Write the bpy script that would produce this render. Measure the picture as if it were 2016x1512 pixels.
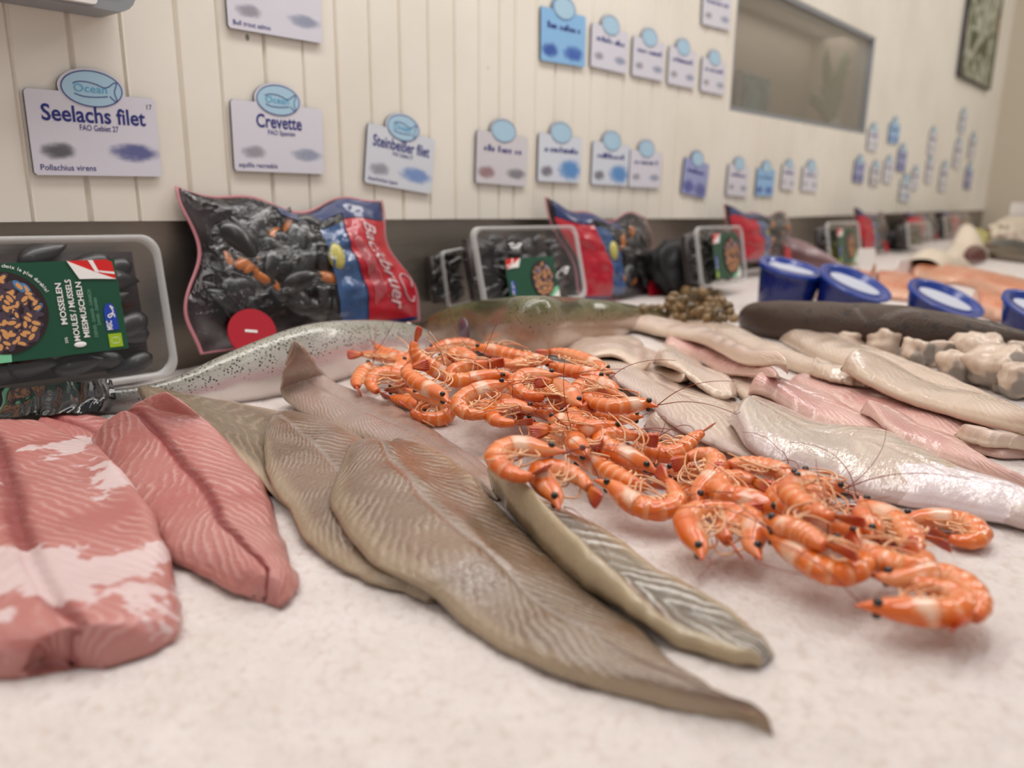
import bpy, bmesh, math, random
import numpy as np
from mathutils import Vector, Matrix, noise as mnoise

# ------------------------------------------------------------------ camera
for o in list(bpy.data.objects):
    bpy.data.objects.remove(o)
SC = bpy.context.scene
COL = SC.collection
rnd = random.Random(7)

F = 1560.0
HC = 0.225                                   # camera height above the ice
def nrm(a):
    a = np.asarray(a, float); return a / np.linalg.norm(a)
zc = -nrm((-58, 6244, 1560))
yc = nrm(np.array((0, 0, 1.0)) - zc[2] * zc)
xc = np.cross(yc, zc)
EYE = np.array((0, 0, HC))
def ray(px, py):
    c = np.array((px - 1008.0, py - 756.0, F))
    return nrm((c @ xc, c @ yc, c @ zc))
cam_d = bpy.data.cameras.new('camera')
cam = bpy.data.objects.new('camera', cam_d)
COL.objects.link(cam)
M = np.eye(4)
for i, ax in enumerate(((1, 0, 0), (0, -1, 0), (0, 0, -1))):
    a = np.array(ax, float)
    M[:3, i] = (a @ xc, a @ yc, a @ zc)
M[:3, 3] = EYE
cam.matrix_world = Matrix(M.tolist())
cam_d.sensor_width = 36.0
cam_d.lens = F / 2016 * 36.0
cam_d.clip_start = 0.02
cam_d.dof.use_dof = True
cam_d.dof.focus_distance = 0.68
cam_d.dof.aperture_fstop = (cam_d.lens / 1000) / 0.0068
SC.camera = cam

# ------------------------------------------------------------------ light
SC.view_settings.view_transform = 'Standard'
SC.view_settings.look = 'None'
SC.view_settings.gamma = 1.0
SC.view_settings.exposure = -0.2
W = bpy.data.worlds.new('room_light'); SC.world = W
W.use_nodes = True
bg = W.node_tree.nodes['Background']
bg.inputs[0].default_value = (1.0, 0.965, 0.945, 1)
bg.inputs[1].default_value = 0.38
def area(name, loc, target, sx, sy, power, color, along=None):
    l = bpy.data.lights.new(name, 'AREA'); l.shape = 'RECTANGLE'
    l.size = sx; l.size_y = sy; l.energy = power; l.color = color
    o = bpy.data.objects.new(name, l); COL.objects.link(o)
    o.location = loc
    o.rotation_euler = (Vector(target) - Vector(loc)).to_track_quat('-Z', 'Y').to_euler()
    if along: o.rotation_euler = (Matrix.Rotation(math.radians(50), 3, 'Z') @ Matrix.Rotation(math.radians(22), 3, 'X') @ Matrix.Rotation(math.radians(90), 3, 'Z')).to_euler()      # strip running parallel to the wall
    return o
area('ceiling_light_over_counter', (0.55, 1.1, 2.0), (0.5, 1.0, 0), 0.35, 3.2, 30, (1, 0.965, 0.94), 'wall')
area('added_glint_strip', (-0.33, 0.66, 1.25), (0, 0, 0), 0.10, 2.4, 8.5, (1, 0.96, 0.93), 'wall')  # added lamp, gives streaky wet glints and a brighter wall
area('ceiling_light_front', (1.5, -0.5, 2.5), (0.3, 1.0, 0), 0.5, 1.6, 9, (1, 0.95, 0.92))
area('ceiling_light_far', (3.2, 2.4, 2.5), (2.6, 2.9, 0), 0.6, 1.6, 40, (1, 0.95, 0.88))

# ------------------------------------------------------------------ wall frame
VP = ray(2350, 372)
U = nrm((VP[0], VP[1], 0))                   # along the wall
NW = np.array((U[1], -U[0], 0))              # from the wall into the shop
DW = 0.95
def wall_pt(u, v, z):
    return U * u + NW * (v - DW) + np.array((0, 0, z))
def on_wall(px, py, off=0.0):
    d = ray(px, py)
    t = (off - DW) / (d @ NW)
    return EYE + d * t
def wall_uz(px, py, off=0.0):
    p = on_wall(px, py, off); return p @ U, p[2]

# ------------------------------------------------------------------ height field of everything laid so far
GX0, GY0, CELL = -1.4, -0.3, 0.004
GNX, GNY = 1500, 1500
def mounds(x, y):
    z = np.zeros_like(x)
    for mx, my, sx, sy, h in ((0.0, 0.86, .13, .10, .034), (0.17, 0.78, .12, .09, .02), (-0.47, .72, .06, .05, .018),
                              (0.33, 0.60, .13, .06, .008)):
        z = z + h * np.exp(-((x - mx) / sx) ** 2 - ((y - my) / sy) ** 2)
    return z + .003 * np.sin(x * 13 + y * 5) * np.cos(y * 11 - x * 3)
gx = GX0 + (np.arange(GNX) + .5) * CELL
gy = GY0 + (np.arange(GNY) + .5) * CELL
HF = mounds(*np.meshgrid(gx, gy, indexing='ij'))
def hget(x, y):
    i = np.clip(((np.asarray(x) - GX0) / CELL).astype(int), 0, GNX - 1)
    j = np.clip(((np.asarray(y) - GY0) / CELL).astype(int), 0, GNY - 1)
    return HF[i, j]
def hmax3(x, y):
    r = hget(x, y)
    for dx in (-CELL, 0, CELL):
        for dy in (-CELL, 0, CELL):
            r = np.maximum(r, hget(x + dx, y + dy))
    return r
def splat(pts):
    pts = np.asarray(pts)
    i = np.clip(((pts[:, 0] - GX0) / CELL).astype(int), 0, GNX - 1)
    j = np.clip(((pts[:, 1] - GY0) / CELL).astype(int), 0, GNY - 1)
    np.maximum.at(HF, (i, j), pts[:, 2])
TS = np.concatenate([np.arange(.22, 1.6, .0025), np.arange(1.6, 7, .006)])
def hit(px, py, lift=0.0, bare=False):
    d = ray(px, py)
    if d[2] > -1e-3: d = d.copy(); d[2] = -1e-3
    p = EYE[None] + d[None] * TS[:, None]
    below = p[:, 2] < (mounds(p[:, 0], p[:, 1]) if bare else hget(p[:, 0], p[:, 1])) + lift
    k = int(np.argmax(below)) if below.any() else len(TS) - 1
    return p[k]
def flat(px, py, z=0.0):
    d = ray(px, py); t = (z - HC) / min(d[2], -1e-3); return EYE + d * t
def depth_at(px, py, p):
    return abs((np.asarray(p) - EYE) @ np.array([yc @ 0 if False else 0, 1, 0]))

# ------------------------------------------------------------------ object helpers
def link(o, parent=None):
    COL.objects.link(o)
    if parent is not None: o.parent = parent
    return o
def mesh_obj(name, verts, faces, mats, parent=None, loc=None, uvs=None, smooth=True, mi=None):
    me = bpy.data.meshes.new(name)
    v = np.asarray(verts, float)
    me.from_pydata(v.tolist(), [], [tuple(int(q) for q in f) for f in faces])
    if not isinstance(mats, (list, tuple)): mats = [mats]
    for m in mats: me.materials.append(m)
    if smooth: me.polygons.foreach_set('use_smooth', [True] * len(me.polygons))
    if mi is not None: me.polygons.foreach_set('material_index', mi)
    if uvs is not None:
        uvl = me.uv_layers.new(name='UVMap')
        li = np.zeros(len(me.loops), int); me.loops.foreach_get('vertex_index', li)
        uvl.data.foreach_set('uv', np.asarray(uvs, float)[li].ravel())
    me.update()
    o = bpy.data.objects.new(name, me)
    link(o, parent)
    if loc is not None: o.location = loc
    return o
def tag(o, label=None, cat=None, group=None, kind=None):
    if label: o['label'] = label
    if cat: o['category'] = cat
    if group: o['group'] = group
    if kind: o['kind'] = kind
    return o
def empty(name, mat4=None, loc=None):
    o = bpy.data.objects.new(name, None); COL.objects.link(o)
    o.empty_display_size = 0.02
    if mat4 is not None: o.matrix_world = mat4
    if loc is not None: o.location = loc
    return o
def frame_mat(x, y, z, p):
    m = np.eye(4); m[:3, 0] = x; m[:3, 1] = y; m[:3, 2] = z; m[:3, 3] = p
    return Matrix(m.tolist())
class MB:
    """collects shapes into ONE mesh"""
    def __init__(s): s.v = []; s.f = []; s.uv = []; s.mi = []; s.n = 0
    def add(s, v, f, mi=0, uv=None):
        v = np.asarray(v, float)
        s.v.append(v); s.f += [tuple(int(q) + s.n for q in ff) for ff in f]
        s.mi += [mi] * len(f); s.uv.append(np.zeros((len(v), 2)) if uv is None else np.asarray(uv, float)); s.n += len(v)
        return s
    def box(s, c, d, mi=0):
        c = np.asarray(c, float); d = np.asarray(d, float) / 2
        v = [c + d * np.array(q) for q in ((-1,-1,-1),(1,-1,-1),(1,1,-1),(-1,1,-1),(-1,-1,1),(1,-1,1),(1,1,1),(-1,1,1))]
        return s.add(v, [(3,2,1,0),(4,5,6,7),(0,1,5,4),(1,2,6,5),(2,3,7,6),(3,0,4,7)], mi)
    def tube(s, pts, rad, k=6, mi=0):
        v, f = tube_geo(pts, rad, k); return s.add(v, f, mi)
    def build(s, name, mats, parent=None, loc=None, smooth=True, uv=False):
        return mesh_obj(name, np.concatenate(s.v), s.f, mats, parent, loc, np.concatenate(s.uv) if uv else None, smooth, s.mi)
def crom(p, n):
    """Catmull-Rom through rows of p, n samples"""
    p = np.asarray(p, float)
    q = np.vstack([2 * p[0] - p[1], p, 2 * p[-1] - p[-2]])
    out = []
    for t in np.linspace(0, len(p) - 1 - 1e-9, n):
        i = int(t); u = t - i
        a, b, c, d = q[i], q[i + 1], q[i + 2], q[i + 3]
        out.append(.5 * (2 * b + (c - a) * u + (2 * a - 5 * b + 4 * c - d) * u * u + (3 * b - a - 3 * c + d) * u ** 3))
    return np.array(out)
def resample(p, n):
    d = np.r_[0, np.cumsum(np.linalg.norm(np.diff(p, axis=0), axis=1))]
    t = np.linspace(0, d[-1], n)
    return np.stack([np.interp(t, d, p[:, k]) for k in range(p.shape[1])], 1), d[-1]
def tube_geo(pts, rad, k=6):
    pts = np.asarray(pts, float); n = len(pts)
    rad = np.broadcast_to(np.asarray(rad, float), (n,))
    T = np.gradient(pts, axis=0); T /= np.linalg.norm(T, axis=1)[:, None] + 1e-12
    a = np.array((0, 0, 1.0)) if abs(T[0][2]) < .9 else np.array((1.0, 0, 0))
    v = []
    for i in range(n):
        b = np.cross(T[i], a); b /= np.linalg.norm(b) + 1e-12
        a = np.cross(b, T[i])
        for j in range(k):
            w = 2 * math.pi * j / k
            v.append(pts[i] + rad[i] * (a * math.cos(w) + b * math.sin(w)))
    f = [(i * k + j, i * k + (j + 1) % k, (i + 1) * k + (j + 1) % k, (i + 1) * k + j) for i in range(n - 1) for j in range(k)]
    f += [tuple(range(k))[::-1], tuple((n - 1) * k + j for j in range(k))]
    return v, f
def grid_faces(n, m, wrap=False):
    f = []
    for i in range(n - 1):
        for j in range(m if wrap else m - 1):
            a, b = i * m + j, i * m + (j + 1) % m
            f.append((a, b, b + m, a + m))
    return f
def sphere_geo(c, r, n=10, m=14):
    c = np.asarray(c, float); r = np.broadcast_to(np.asarray(r, float), (3,))
    v = [c + (0, 0, r[2])]
    for i in range(1, n):
        a = math.pi * i / n
        for j in range(m):
            b = 2 * math.pi * j / m
            v.append(c + r * np.array((math.sin(a) * math.cos(b), math.sin(a) * math.sin(b), math.cos(a))))
    v.append(c - (0, 0, r[2]))
    f = [(0, 1 + j, 1 + (j + 1) % m) for j in range(m)]
    for i in range(n - 2):
        for j in range(m):
            a, b = 1 + i * m + j, 1 + i * m + (j + 1) % m
            f.append((a, a + m, b + m, b))
    L = len(v) - 1; s = 1 + (n - 2) * m
    f += [(s + j, L, s + (j + 1) % m) for j in range(m)]
    return v, f

# ------------------------------------------------------------------ materials
def lin(c):
    if isinstance(c, str):
        c = [int(c[i:i + 2], 16) / 255 for i in (0, 2, 4)]
    return tuple((x / 12.92 if x <= .04045 else ((x + .055) / 1.055) ** 2.4) for x in c) + (1.0,)
class NT:
    def __init__(s, name):
        s.m = bpy.data.materials.new(name); s.m.use_nodes = True
        s.t = s.m.node_tree; s.b = s.t.nodes['Principled BSDF']; s.out = s.t.nodes['Material Output']
    def n(s, typ, **kw):
        q = s.t.nodes.new(typ)
        for k, v in kw.items(): setattr(q, k, v)
        return q
    def put(s, sock, v):
        if hasattr(v, 'links') or isinstance(v, bpy.types.NodeSocket): s.t.links.new(v, sock)
        else: sock.default_value = v
    def math(s, op, a, b=0.0, c=0.0, clamp=False):
        q = s.n('ShaderNodeMath', operation=op, use_clamp=clamp)
        for i, v in enumerate((a, b, c)): s.put(q.inputs[i], v)
        return q.outputs[0]
    def mix(s, f, a, b, mode='MIX'):
        q = s.n('ShaderNodeMix', data_type='RGBA', blend_type=mode)
        s.put(q.inputs[0], f); s.put(q.inputs[6], a); s.put(q.inputs[7], b)
        return q.outputs[2]
    def step(s, x, a, b, t0=0.0, t1=1.0):
        q = s.n('ShaderNodeMapRange', interpolation_type='SMOOTHSTEP')
        s.put(q.inputs[0], x)
        for i, v in enumerate((a, b, t0, t1)): s.put(q.inputs[i + 1], v)
        return q.outputs[0]
    def coord(s, kind='Object'):
        return s.n('ShaderNodeTexCoord').outputs[kind]
    def noise(s, vec, scale, detail=3.0, rough=.5, dist=0.0):
        q = s.n('ShaderNodeTexNoise')
        s.t.links.new(vec, q.inputs['Vector'])
        q.inputs['Scale'].default_value = scale; q.inputs['Detail'].default_value = detail
        q.inputs['Roughness'].default_value = rough; q.inputs['Distortion'].default_value = dist
        return q.outputs[0]
    def voro(s, vec, scale, out='Distance', feature='F1'):
        q = s.n('ShaderNodeTexVoronoi', feature=feature)
        s.t.links.new(vec, q.inputs['Vector']); q.inputs['Scale'].default_value = scale
        return q.outputs[out]
    def vmul(s, vec, xyz):
        q = s.n('ShaderNodeVectorMath', operation='MULTIPLY')
        s.t.links.new(vec, q.inputs[0]); q.inputs[1].default_value = xyz
        return q.outputs[0]
    def sep(s, vec):
        q = s.n('ShaderNodeSeparateXYZ'); s.t.links.new(vec, q.inputs[0]); return q.outputs
    def bump(s, h, strength, dist):
        q = s.n('ShaderNodeBump'); s.put(q.inputs['Height'], h)
        q.inputs['Strength'].default_value = strength; q.inputs['Distance'].default_value = dist
        s.t.links.new(q.outputs[0], s.b.inputs['Normal'])
    def set(s, **kw):
        for k, v in kw.items(): s.put(s.b.inputs[k.replace('_', ' ')], v)
        return s
def plain(name, col, rough=.5, metal=0.0, coat=0.0, **kw):
    t = NT(name); t.set(Base_Color=lin(col), Roughness=rough, Metallic=metal, Coat_Weight=coat)
    v = t.coord()
    nz = t.noise(v, 90, 2)
    t.set(Roughness=t.math('ADD', rough - .04, t.math('MULTIPLY', nz, .08)))
    t.set(**kw)
    return t.m
def film(name, tint, gloss_rough=.08, dens=.12, bump=0.0, bscale=40, fres=1.35):
    """thin clear plastic: mostly see-through, with a wet gloss on top"""
    t = NT(name)
    tr = t.n('ShaderNodeBsdfTransparent'); tr.inputs[0].default_value = (.97, .97, .97, 1)
    gl = t.n('ShaderNodeBsdfGlossy'); gl.inputs['Roughness'].default_value = gloss_rough
    gl.inputs['Color'].default_value = (1, 1, 1, 1)
    df = t.n('ShaderNodeBsdfDiffuse'); df.inputs[0].default_value = lin(tint)
    lwt = t.n('ShaderNodeLayerWeight'); f0 = ((fres - 1) / (fres + 1)) ** 2
    fr_out = t.math('MULTIPLY_ADD', t.math('POWER', lwt.outputs['Facing'], 5.0), 1 - f0, f0)
    if bump:
        b = t.n('ShaderNodeBump'); b.inputs['Strength'].default_value = bump; b.inputs['Distance'].default_value = .004
        t.t.links.new(t.noise(t.coord(), bscale, 3, .55, 1.2), b.inputs['Height'])
        for q in (gl, lwt): t.t.links.new(b.outputs[0], q.inputs['Normal'])
    m1 = t.n('ShaderNodeMixShader'); m1.inputs[0].default_value = dens
    t.t.links.new(tr.outputs[0], m1.inputs[1]); t.t.links.new(df.outputs[0], m1.inputs[2])
    m2 = t.n('ShaderNodeMixShader'); t.t.links.new(fr_out, m2.inputs[0])
    t.t.links.new(m1.outputs[0], m2.inputs[1]); t.t.links.new(gl.outputs[0], m2.inputs[2])
    t.t.links.new(m2.outputs[0], t.out.inputs[0])
    return t.m
def flesh(name, base, base2, light, mid, edge, freq=90, chev=.9, wamt=.5, mamt=.5, bump=.35, rough=.3, sss=.12,
          patch=None, patch_t=.62, midw=.10, coat=.35, spots=None, pscale=14, edge0=.72, streak=.9, dk=.86, glint=.2):
    """fish flesh: herringbone muscle lines either side of a central seam (u along, v across)"""
    t = NT(name)
    def lin(c, k=dk, f=globals()['lin']):
        q = f(c); return (q[0] * k, q[1] * k, q[2] * k, 1)
    uv = t.sep(t.coord('UV')); u, v = uv[0], uv[1]
    ob = t.coord()
    av = t.math('ABSOLUTE', v)
    nz = t.noise(ob, 45, 4, .6)
    big = t.noise(ob, 11, 3)
    ph = t.math('ADD', t.math('MULTIPLY', u, freq), t.math('MULTIPLY', t.math('POWER', av, .8), -chev * freq * .05))
    ph = t.math('ADD', ph, t.math('ADD', t.math('MULTIPLY', nz, 1.7), t.math('MULTIPLY', big, 1.5)))
    w = t.math('SINE', t.math('MULTIPLY', ph, 6.2832))
    w = t.math('MULTIPLY_ADD', w, .5, .5)
    wl = t.math('POWER', w, 3.0)
    c = t.mix(t.step(big, .35, .68), lin(base), lin(base2))
    fade = t.step(t.noise(ob, 30, 2), .35, .62, .0, 1)
    c = t.mix(t.math('MULTIPLY', t.math('MULTIPLY', wl, fade), wamt), c, lin(light, min(dk * 1.15, 1)))
    md = t.step(t.math('ADD', av, t.math('MULTIPLY', t.math('SUBTRACT', nz, .5), .08)), midw, 0.0)
    c = t.mix(t.math('MULTIPLY', md, mamt), c, lin(mid))
    c = t.mix(t.step(av, edge0, 1.0), c, lin(edge))
    if patch:
        pn = t.noise(ob, pscale, 5, .6)
        pm = t.step(pn, patch_t, patch_t + .02)
        c = t.mix(pm, c, lin(patch, min(dk * 1.15, 1)))
    if spots:
        sv = t.voro(ob, 160)
        c = t.mix(t.step(sv, .22, .15), c, lin(spots))
    t.set(Base_Color=c, Roughness=t.math('ADD', rough - .05, t.math('MULTIPLY', nz, .14)), Coat_Weight=coat, Coat_Roughness=.04,
          Subsurface_Weight=sss, Subsurface_Radius=(.012, .005, .003), Subsurface_Scale=.6, IOR=1.4)
    h = t.math('ADD', t.math('MULTIPLY', t.math('MULTIPLY', w, fade), .45), t.math('ADD', t.math('MULTIPLY', nz, .9), t.math('MULTIPLY', t.noise(ob, 170, 2), .3)))
    st_ = t.noise(t.vmul(t.coord('UV'), (230, 7, 1)), 1.0, 2, .6, .6)
    h = t.math('ADD', h, t.math('MULTIPLY', st_, streak))
    t.bump(h, bump * .8, .0017)
    cb = t.n('ShaderNodeBump'); cb.inputs['Strength'].default_value = glint; cb.inputs['Distance'].default_value = .0016
    t.put(cb.inputs['Height'], t.math('ADD', h, t.math('MULTIPLY', t.noise(ob, 95, 3, .55, .8), 1.2)))
    t.t.links.new(cb.outputs[0], t.b.inputs['Coat Normal'])
    return t.m

def ice_mat():
    t = NT('crushed_ice')
    ob = t.coord()
    v1 = t.voro(ob, 190); v2 = t.voro(ob, 420); nz = t.noise(ob, 30, 4)
    c = t.mix(t.step(nz, .3, .75), lin('dad0cb'), lin('e2d9d5'))
    c = t.mix(t.step(v1, .5, 1.0), c, lin('d3c5be'))
    t.set(Base_Color=c, Roughness=.42, Subsurface_Weight=.35, Subsurface_Radius=(.02, .016, .014), Subsurface_Scale=.5, IOR=1.31,
          Specular_IOR_Level=.5)
    t.bump(t.math('ADD', t.math('MULTIPLY', v1, .7), t.math('MULTIPLY', v2, .5)), .6, .0025)
    return t.m
def wall_mat():
    t = NT('cream_paint')
    ob = t.coord()
    n1 = t.noise(ob, 4, 4); n2 = t.noise(ob, 60, 3)
    c = t.mix(t.step(n1, .35, .7), lin('efe9dd'), lin('e8e1d3'))
    sc = t.voro(t.vmul(ob, (1, 1, .7)), 13)
    c = t.mix(t.step(sc, .045, .03), c, lin('8a8378'))
    t.set(Base_Color=c, Roughness=.38, Coat_Weight=.15)
    t.bump(t.math('ADD', n2, t.math('MULTIPLY', n1, .6)), .12, .002)
    return t.m
def steel_mat():
    t = NT('brushed_steel')
    ob = t.coord()
    n = t.noise(t.vmul(ob, (4, 4, 120)), 3, 3)
    t.set(Base_Color=t.mix(n, lin('8c847a'), lin('9c948a')), Metallic=.9, Roughness=t.math('MULTIPLY_ADD', n, .15, .34))
    return t.m
MT = {}
MT['ice'] = ice_mat(); MT['wall'] = wall_mat(); MT['steel'] = steel_mat()
MT['farwall'] = plain('beige_paint', 'cdc2b0', .6)
MT['plate'] = plain('sign_white', 'dcdae4', .22, coat=.4)
MT['plate_edge'] = plain('sign_dark_edge', '3a3338', .5)
MT['navy'] = plain('navy_print', '232a7c', .4)
MT['oval'] = plain('logo_pale_blue', 'aed0e4', .35)
MT['cyan'] = plain('logo_cyan', '4fa9cf', .4)
MT['blueplate'] = plain('sign_blue', '8fbfe8', .3, coat=.3)
MT['navyplate'] = plain('sign_slate_blue', '8b93c4', .3, coat=.3)
MT['greyprint'] = plain('grey_print', '6e6a78', .5)
MT['blueprint'] = plain('blue_print', '4a86c8', .5)
MT['unit_white'] = plain('unit_white_plastic', 'e9e6e2', .35)
MT['unit_grey'] = plain('unit_grey_plastic', '8d9094', .45)
MT['black'] = plain('eye_black', '070606', .12, coat=.6)
MT['red'] = plain('pack_red', 'b01228', .3, coat=.4)
MT['redmark'] = plain('flag_red', 'd2211f', .35)
MT['navyfilm'] = plain('pack_navy', '1b2c5e', .25, coat=.5)
MT['bluefilm'] = plain('pack_blue', '2c5488', .25, coat=.5)
MT['white'] = plain('white_print', 'efece8', .45)
MT['greyscript'] = plain('soft_white_print', 'd2b6b8', .45)
MT['green'] = plain('sleeve_green', '0f4a32', .35, coat=.2)
MT['mint'] = plain('sleeve_mint', '7cc79b', .4)
MT['sagetext'] = plain('sage_print', '5f8f78', .5)
MT['lime'] = plain('lime_print', '97b81e', .4)
MT['mscblue'] = plain('blue_label', '1b3fa6', .4)
MT['lemon'] = plain('lemon', 'b7ac58', .4, coat=.3)
MT['meat'] = plain('mussel_meat', 'c06a22', .3, coat=.5)
MT['bowl'] = plain('bowl_dark', '2a1a1c', .4)
MT['printmeat'] = plain('printed_mussel_flesh', 'd79a5e', .45)
MT['printshell'] = plain('printed_mussel_shell', '4b3a48', .45)
MT['printblue'] = plain('printed_mussel_blue', '4a7fb0', .45)
def shell_mat():
    t = NT('mussel_shell')
    ob = t.coord()
    n = t.noise(t.vmul(ob, (60, 200, 60)), 1.4, 3)
    c = t.mix(t.step(n, .5, .75), lin('141316'), lin('33241c'))
    t.set(Base_Color=c, Roughness=.25, Coat_Weight=.4); t.bump(n, .2, .001)
    return t.m
MT['shell'] = shell_mat()
MT['trayclear'] = film('clear_tray_plastic', 'c9c8c6', .15, .05)
MT['rimclear'] = film('milky_tray_rim', 'e0dfdd', .15, .48, .3, 60)
MT['lid'] = film('clear_lid_film', 'cfcfd2', .05, .008, .22, 30, 1.5)
MT['bagfilm'] = film('clear_bag_film', '606068', .05, .01, .75, 62, 1.5)
MT['seam'] = film('pink_bag_seam', 'd98f98', .2, .6)
MT['glass'] = film('window_glass', '9a9183', .05, .20, fres=1.45)
# ------------------------------------------------------------------ lettering as mesh
def text_geo(s, size, bold=0.0, align='CENTER', shear=0.0, depth=0.0):
    c = bpy.data.curves.new('lettering', 'FONT')
    c.body = s; c.size = size; c.align_x = align; c.offset = bold * size; c.shear = shear
    c.resolution_u = 3; c.extrude = depth
    o = bpy.data.objects.new('lettering', c)
    me = bpy.data.meshes.new_from_object(o)
    v = np.array([tuple(q.co) for q in me.vertices]) if len(me.vertices) else np.zeros((0, 3))
    f = [tuple(p.vertices) for p in me.polygons]
    bpy.data.objects.remove(o); bpy.data.curves.remove(c); bpy.data.meshes.remove(me)
    return v, f
def text(name, s, size, mat, parent, pos, rot=0.0, width=None, bold=.012, align='CENTER', shear=0.0, label=None):
    v, f = text_geo(s, size, bold, align, shear)
    if width:
        w = np.ptp(v[:, 0]); v[:, 0] *= width / w
    ca, sa = math.cos(rot), math.sin(rot)
    v = np.stack([v[:, 0] * ca - v[:, 1] * sa, v[:, 0] * sa + v[:, 1] * ca, v[:, 2]], 1) + np.asarray(pos)
    o = mesh_obj(name, v, f, mat, parent, smooth=False)
    if label: o['label'] = label
    return o
def ellipse_pts(cx, cy, rx, ry, a0=0, a1=2 * math.pi, n=40):
    return [(cx + rx * math.cos(a), cy + ry * math.sin(a)) for a in np.linspace(a0, a1, n)]
def prism(outline, z0, z1):
    n = len(outline)
    v = [(x, y, z1) for x, y in outline] + [(x, y, z0) for x, y in outline]
    f = [tuple(range(n)), tuple(range(2 * n - 1, n - 1, -1))]
    f += [(i, n + i, n + (i + 1) % n, (i + 1) % n) for i in range(n)]
    return v, f
def ring_strip(pts, wd, z, closed=False):
    """flat line of width wd along 2-d points"""
    p = np.asarray(pts, float)
    T = np.gradient(p, axis=0); T /= np.linalg.norm(T, axis=1)[:, None] + 1e-12
    N = np.stack([-T[:, 1], T[:, 0]], 1) * wd / 2
    n = len(p)
    v = [(*q, z) for q in p + N] + [(*q, z) for q in p - N]
    f = [(i, n + i, n + i + 1, i + 1) for i in range(n - 1)]
    return v, f
def round_rect(w, h, r, n=6):
    pts = []
    for cx, cy, a in ((w / 2 - r, h / 2 - r, 0), (-w / 2 + r, h / 2 - r, 90), (-w / 2 + r, -h / 2 + r, 180), (w / 2 - r, -h / 2 + r, 270)):
        for k in range(n):
            b = math.radians(a + 90 * k / (n - 1)); pts.append((cx + r * math.cos(b), cy + r * math.sin(b)))
    return pts
def fit_rect(P):
    """TL TR BR BL points in space -> origin, x, y, z axes, width, height"""
    P = [np.asarray(p) for p in P]
    c = sum(P) / 4
    xv = (P[1] - P[0] + P[2] - P[3]) / 2; yv = (P[0] - P[3] + P[1] - P[2]) / 2
    w, h = np.linalg.norm(xv), np.linalg.norm(yv)
    x = xv / w; z = nrm(np.cross(x, yv)); y = np.cross(z, x)
    return c, x, y, z, w, h

# ------------------------------------------------------------------ the room
u_far = 5.6
grooves = []
for px, kind in ((35, 1), (152, 0), (253, 1), (360, 0), (440, 1), (527, 0), (602, 1), (667, 0), (732, 1), (790, 0), (845, 1), (896, 0), (943, 1), (983, 0), (1013, 0)):
    grooves.append((wall_uz(px, 200)[0], kind))
sp = (grooves[12][0] - grooves[0][0]) / 12
g = grooves[0][0] - sp
k = 0
while g > -1.6:
    grooves.append((g, k % 2)); g -= sp; k += 1
g = grooves[14][0] + sp; k = 1
while g < u_far - .05:
    grooves.append((g, k % 2)); g += sp; k += 1
grooves.sort()
zbot = lambda u: np.interp(u, (wall_uz(0, 437)[0], wall_uz(900, 431)[0], wall_uz(1500, 430)[0], 5.6),
                           (wall_uz(0, 437)[1], wall_uz(900, 431)[1], wall_uz(1500, 430)[1], wall_uz(1500, 430)[1] - .03))
prof = [(-1.7, 0)]
for gu, kd in grooves:
    if kd == 0: prof += [(gu - .0035, 0), (gu - .0012, -.005), (gu + .0012, -.005), (gu + .0035, 0)]
    else: prof += [(gu - .003, 0), (gu - .0005, -.0028), (gu + .0012, .0012), (gu + .003, 0)]
prof += [(u_far, 0)]
# window opening in the board
wq = [wall_uz(*q) for q in ((1446, -25), (1722, 73), (1705, 263), (1443, 221))]
WU0, WU1 = (wq[0][0] + wq[3][0]) / 2, (wq[1][0] + wq[2][0]) / 2
WZ0, WZ1 = (wq[2][1] + wq[3][1]) / 2, wq[1][1]
def wall_band(name, us, z0f, z1f):
    v, f = [], []
    for u, d in us:
        v += [wall_pt(u, d, z0f(u)), wall_pt(u, d, z1f(u))]
    f = [(2 * i, 2 * i + 2, 2 * i + 3, 2 * i + 1) for i in range(len(us) - 1)]
    n = len(v)
    for u, d in us: v += [wall_pt(u, -.02, z0f(u))]
    f += [(2 * i, n + i, n + i + 1, 2 * i + 2) for i in range(len(us) - 1)]
    return v, f
def cut(us, a, b):
    ua = [q for q in us if a < q[0] < b]
    return [(a, 0)] + ua + [(b, 0)]
wb = MB()
TOP = 2.6
wb.add(*wall_band('', cut(prof, -1.7, WU0), zbot, lambda u: TOP))
wb.add(*wall_band('', cut(prof, WU0, WU1), zbot, lambda u: WZ0))
wb.add(*wall_band('', cut(prof, WU0, WU1), lambda u: WZ1, lambda u: TOP))
wb.add(*wall_band('', cut(prof, WU1, u_far), zbot, lambda u: TOP))
tag(wb.build('wall_back', MT['wall'], smooth=False), kind='structure')
# far end wall
m = MB(); a = wall_pt(u_far, -.02, -.3); b = wall_pt(u_far, 2.2, -.3)
v = [a, b, b + (0, 0, 2.9), a + (0, 0, 2.9)]; v2 = [q + U * .1 for q in v]
m.add(v + v2, [(0, 3, 2, 1), (4, 5, 6, 7), (0, 1, 5, 4), (3, 7, 6, 2)])
tag(m.build('wall_right', MT['farwall'], smooth=False), kind='structure')
# steel upstand under the board
m = MB()
us = np.linspace(-1.7, u_far, 40)
v = []
for u in us: v += [wall_pt(u, -.006, -.16), wall_pt(u, -.006, zbot(u) + .004), wall_pt(u, -.019, zbot(u) + .004)]
f = []
for i in range(len(us) - 1):
    a = 3 * i; f += [(a, a + 3, a + 4, a + 1), (a + 1, a + 4, a + 5, a + 2)]
m.add(v, f)
tag(m.build('trim_1', MT['steel'], smooth=False), kind='structure')
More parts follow.
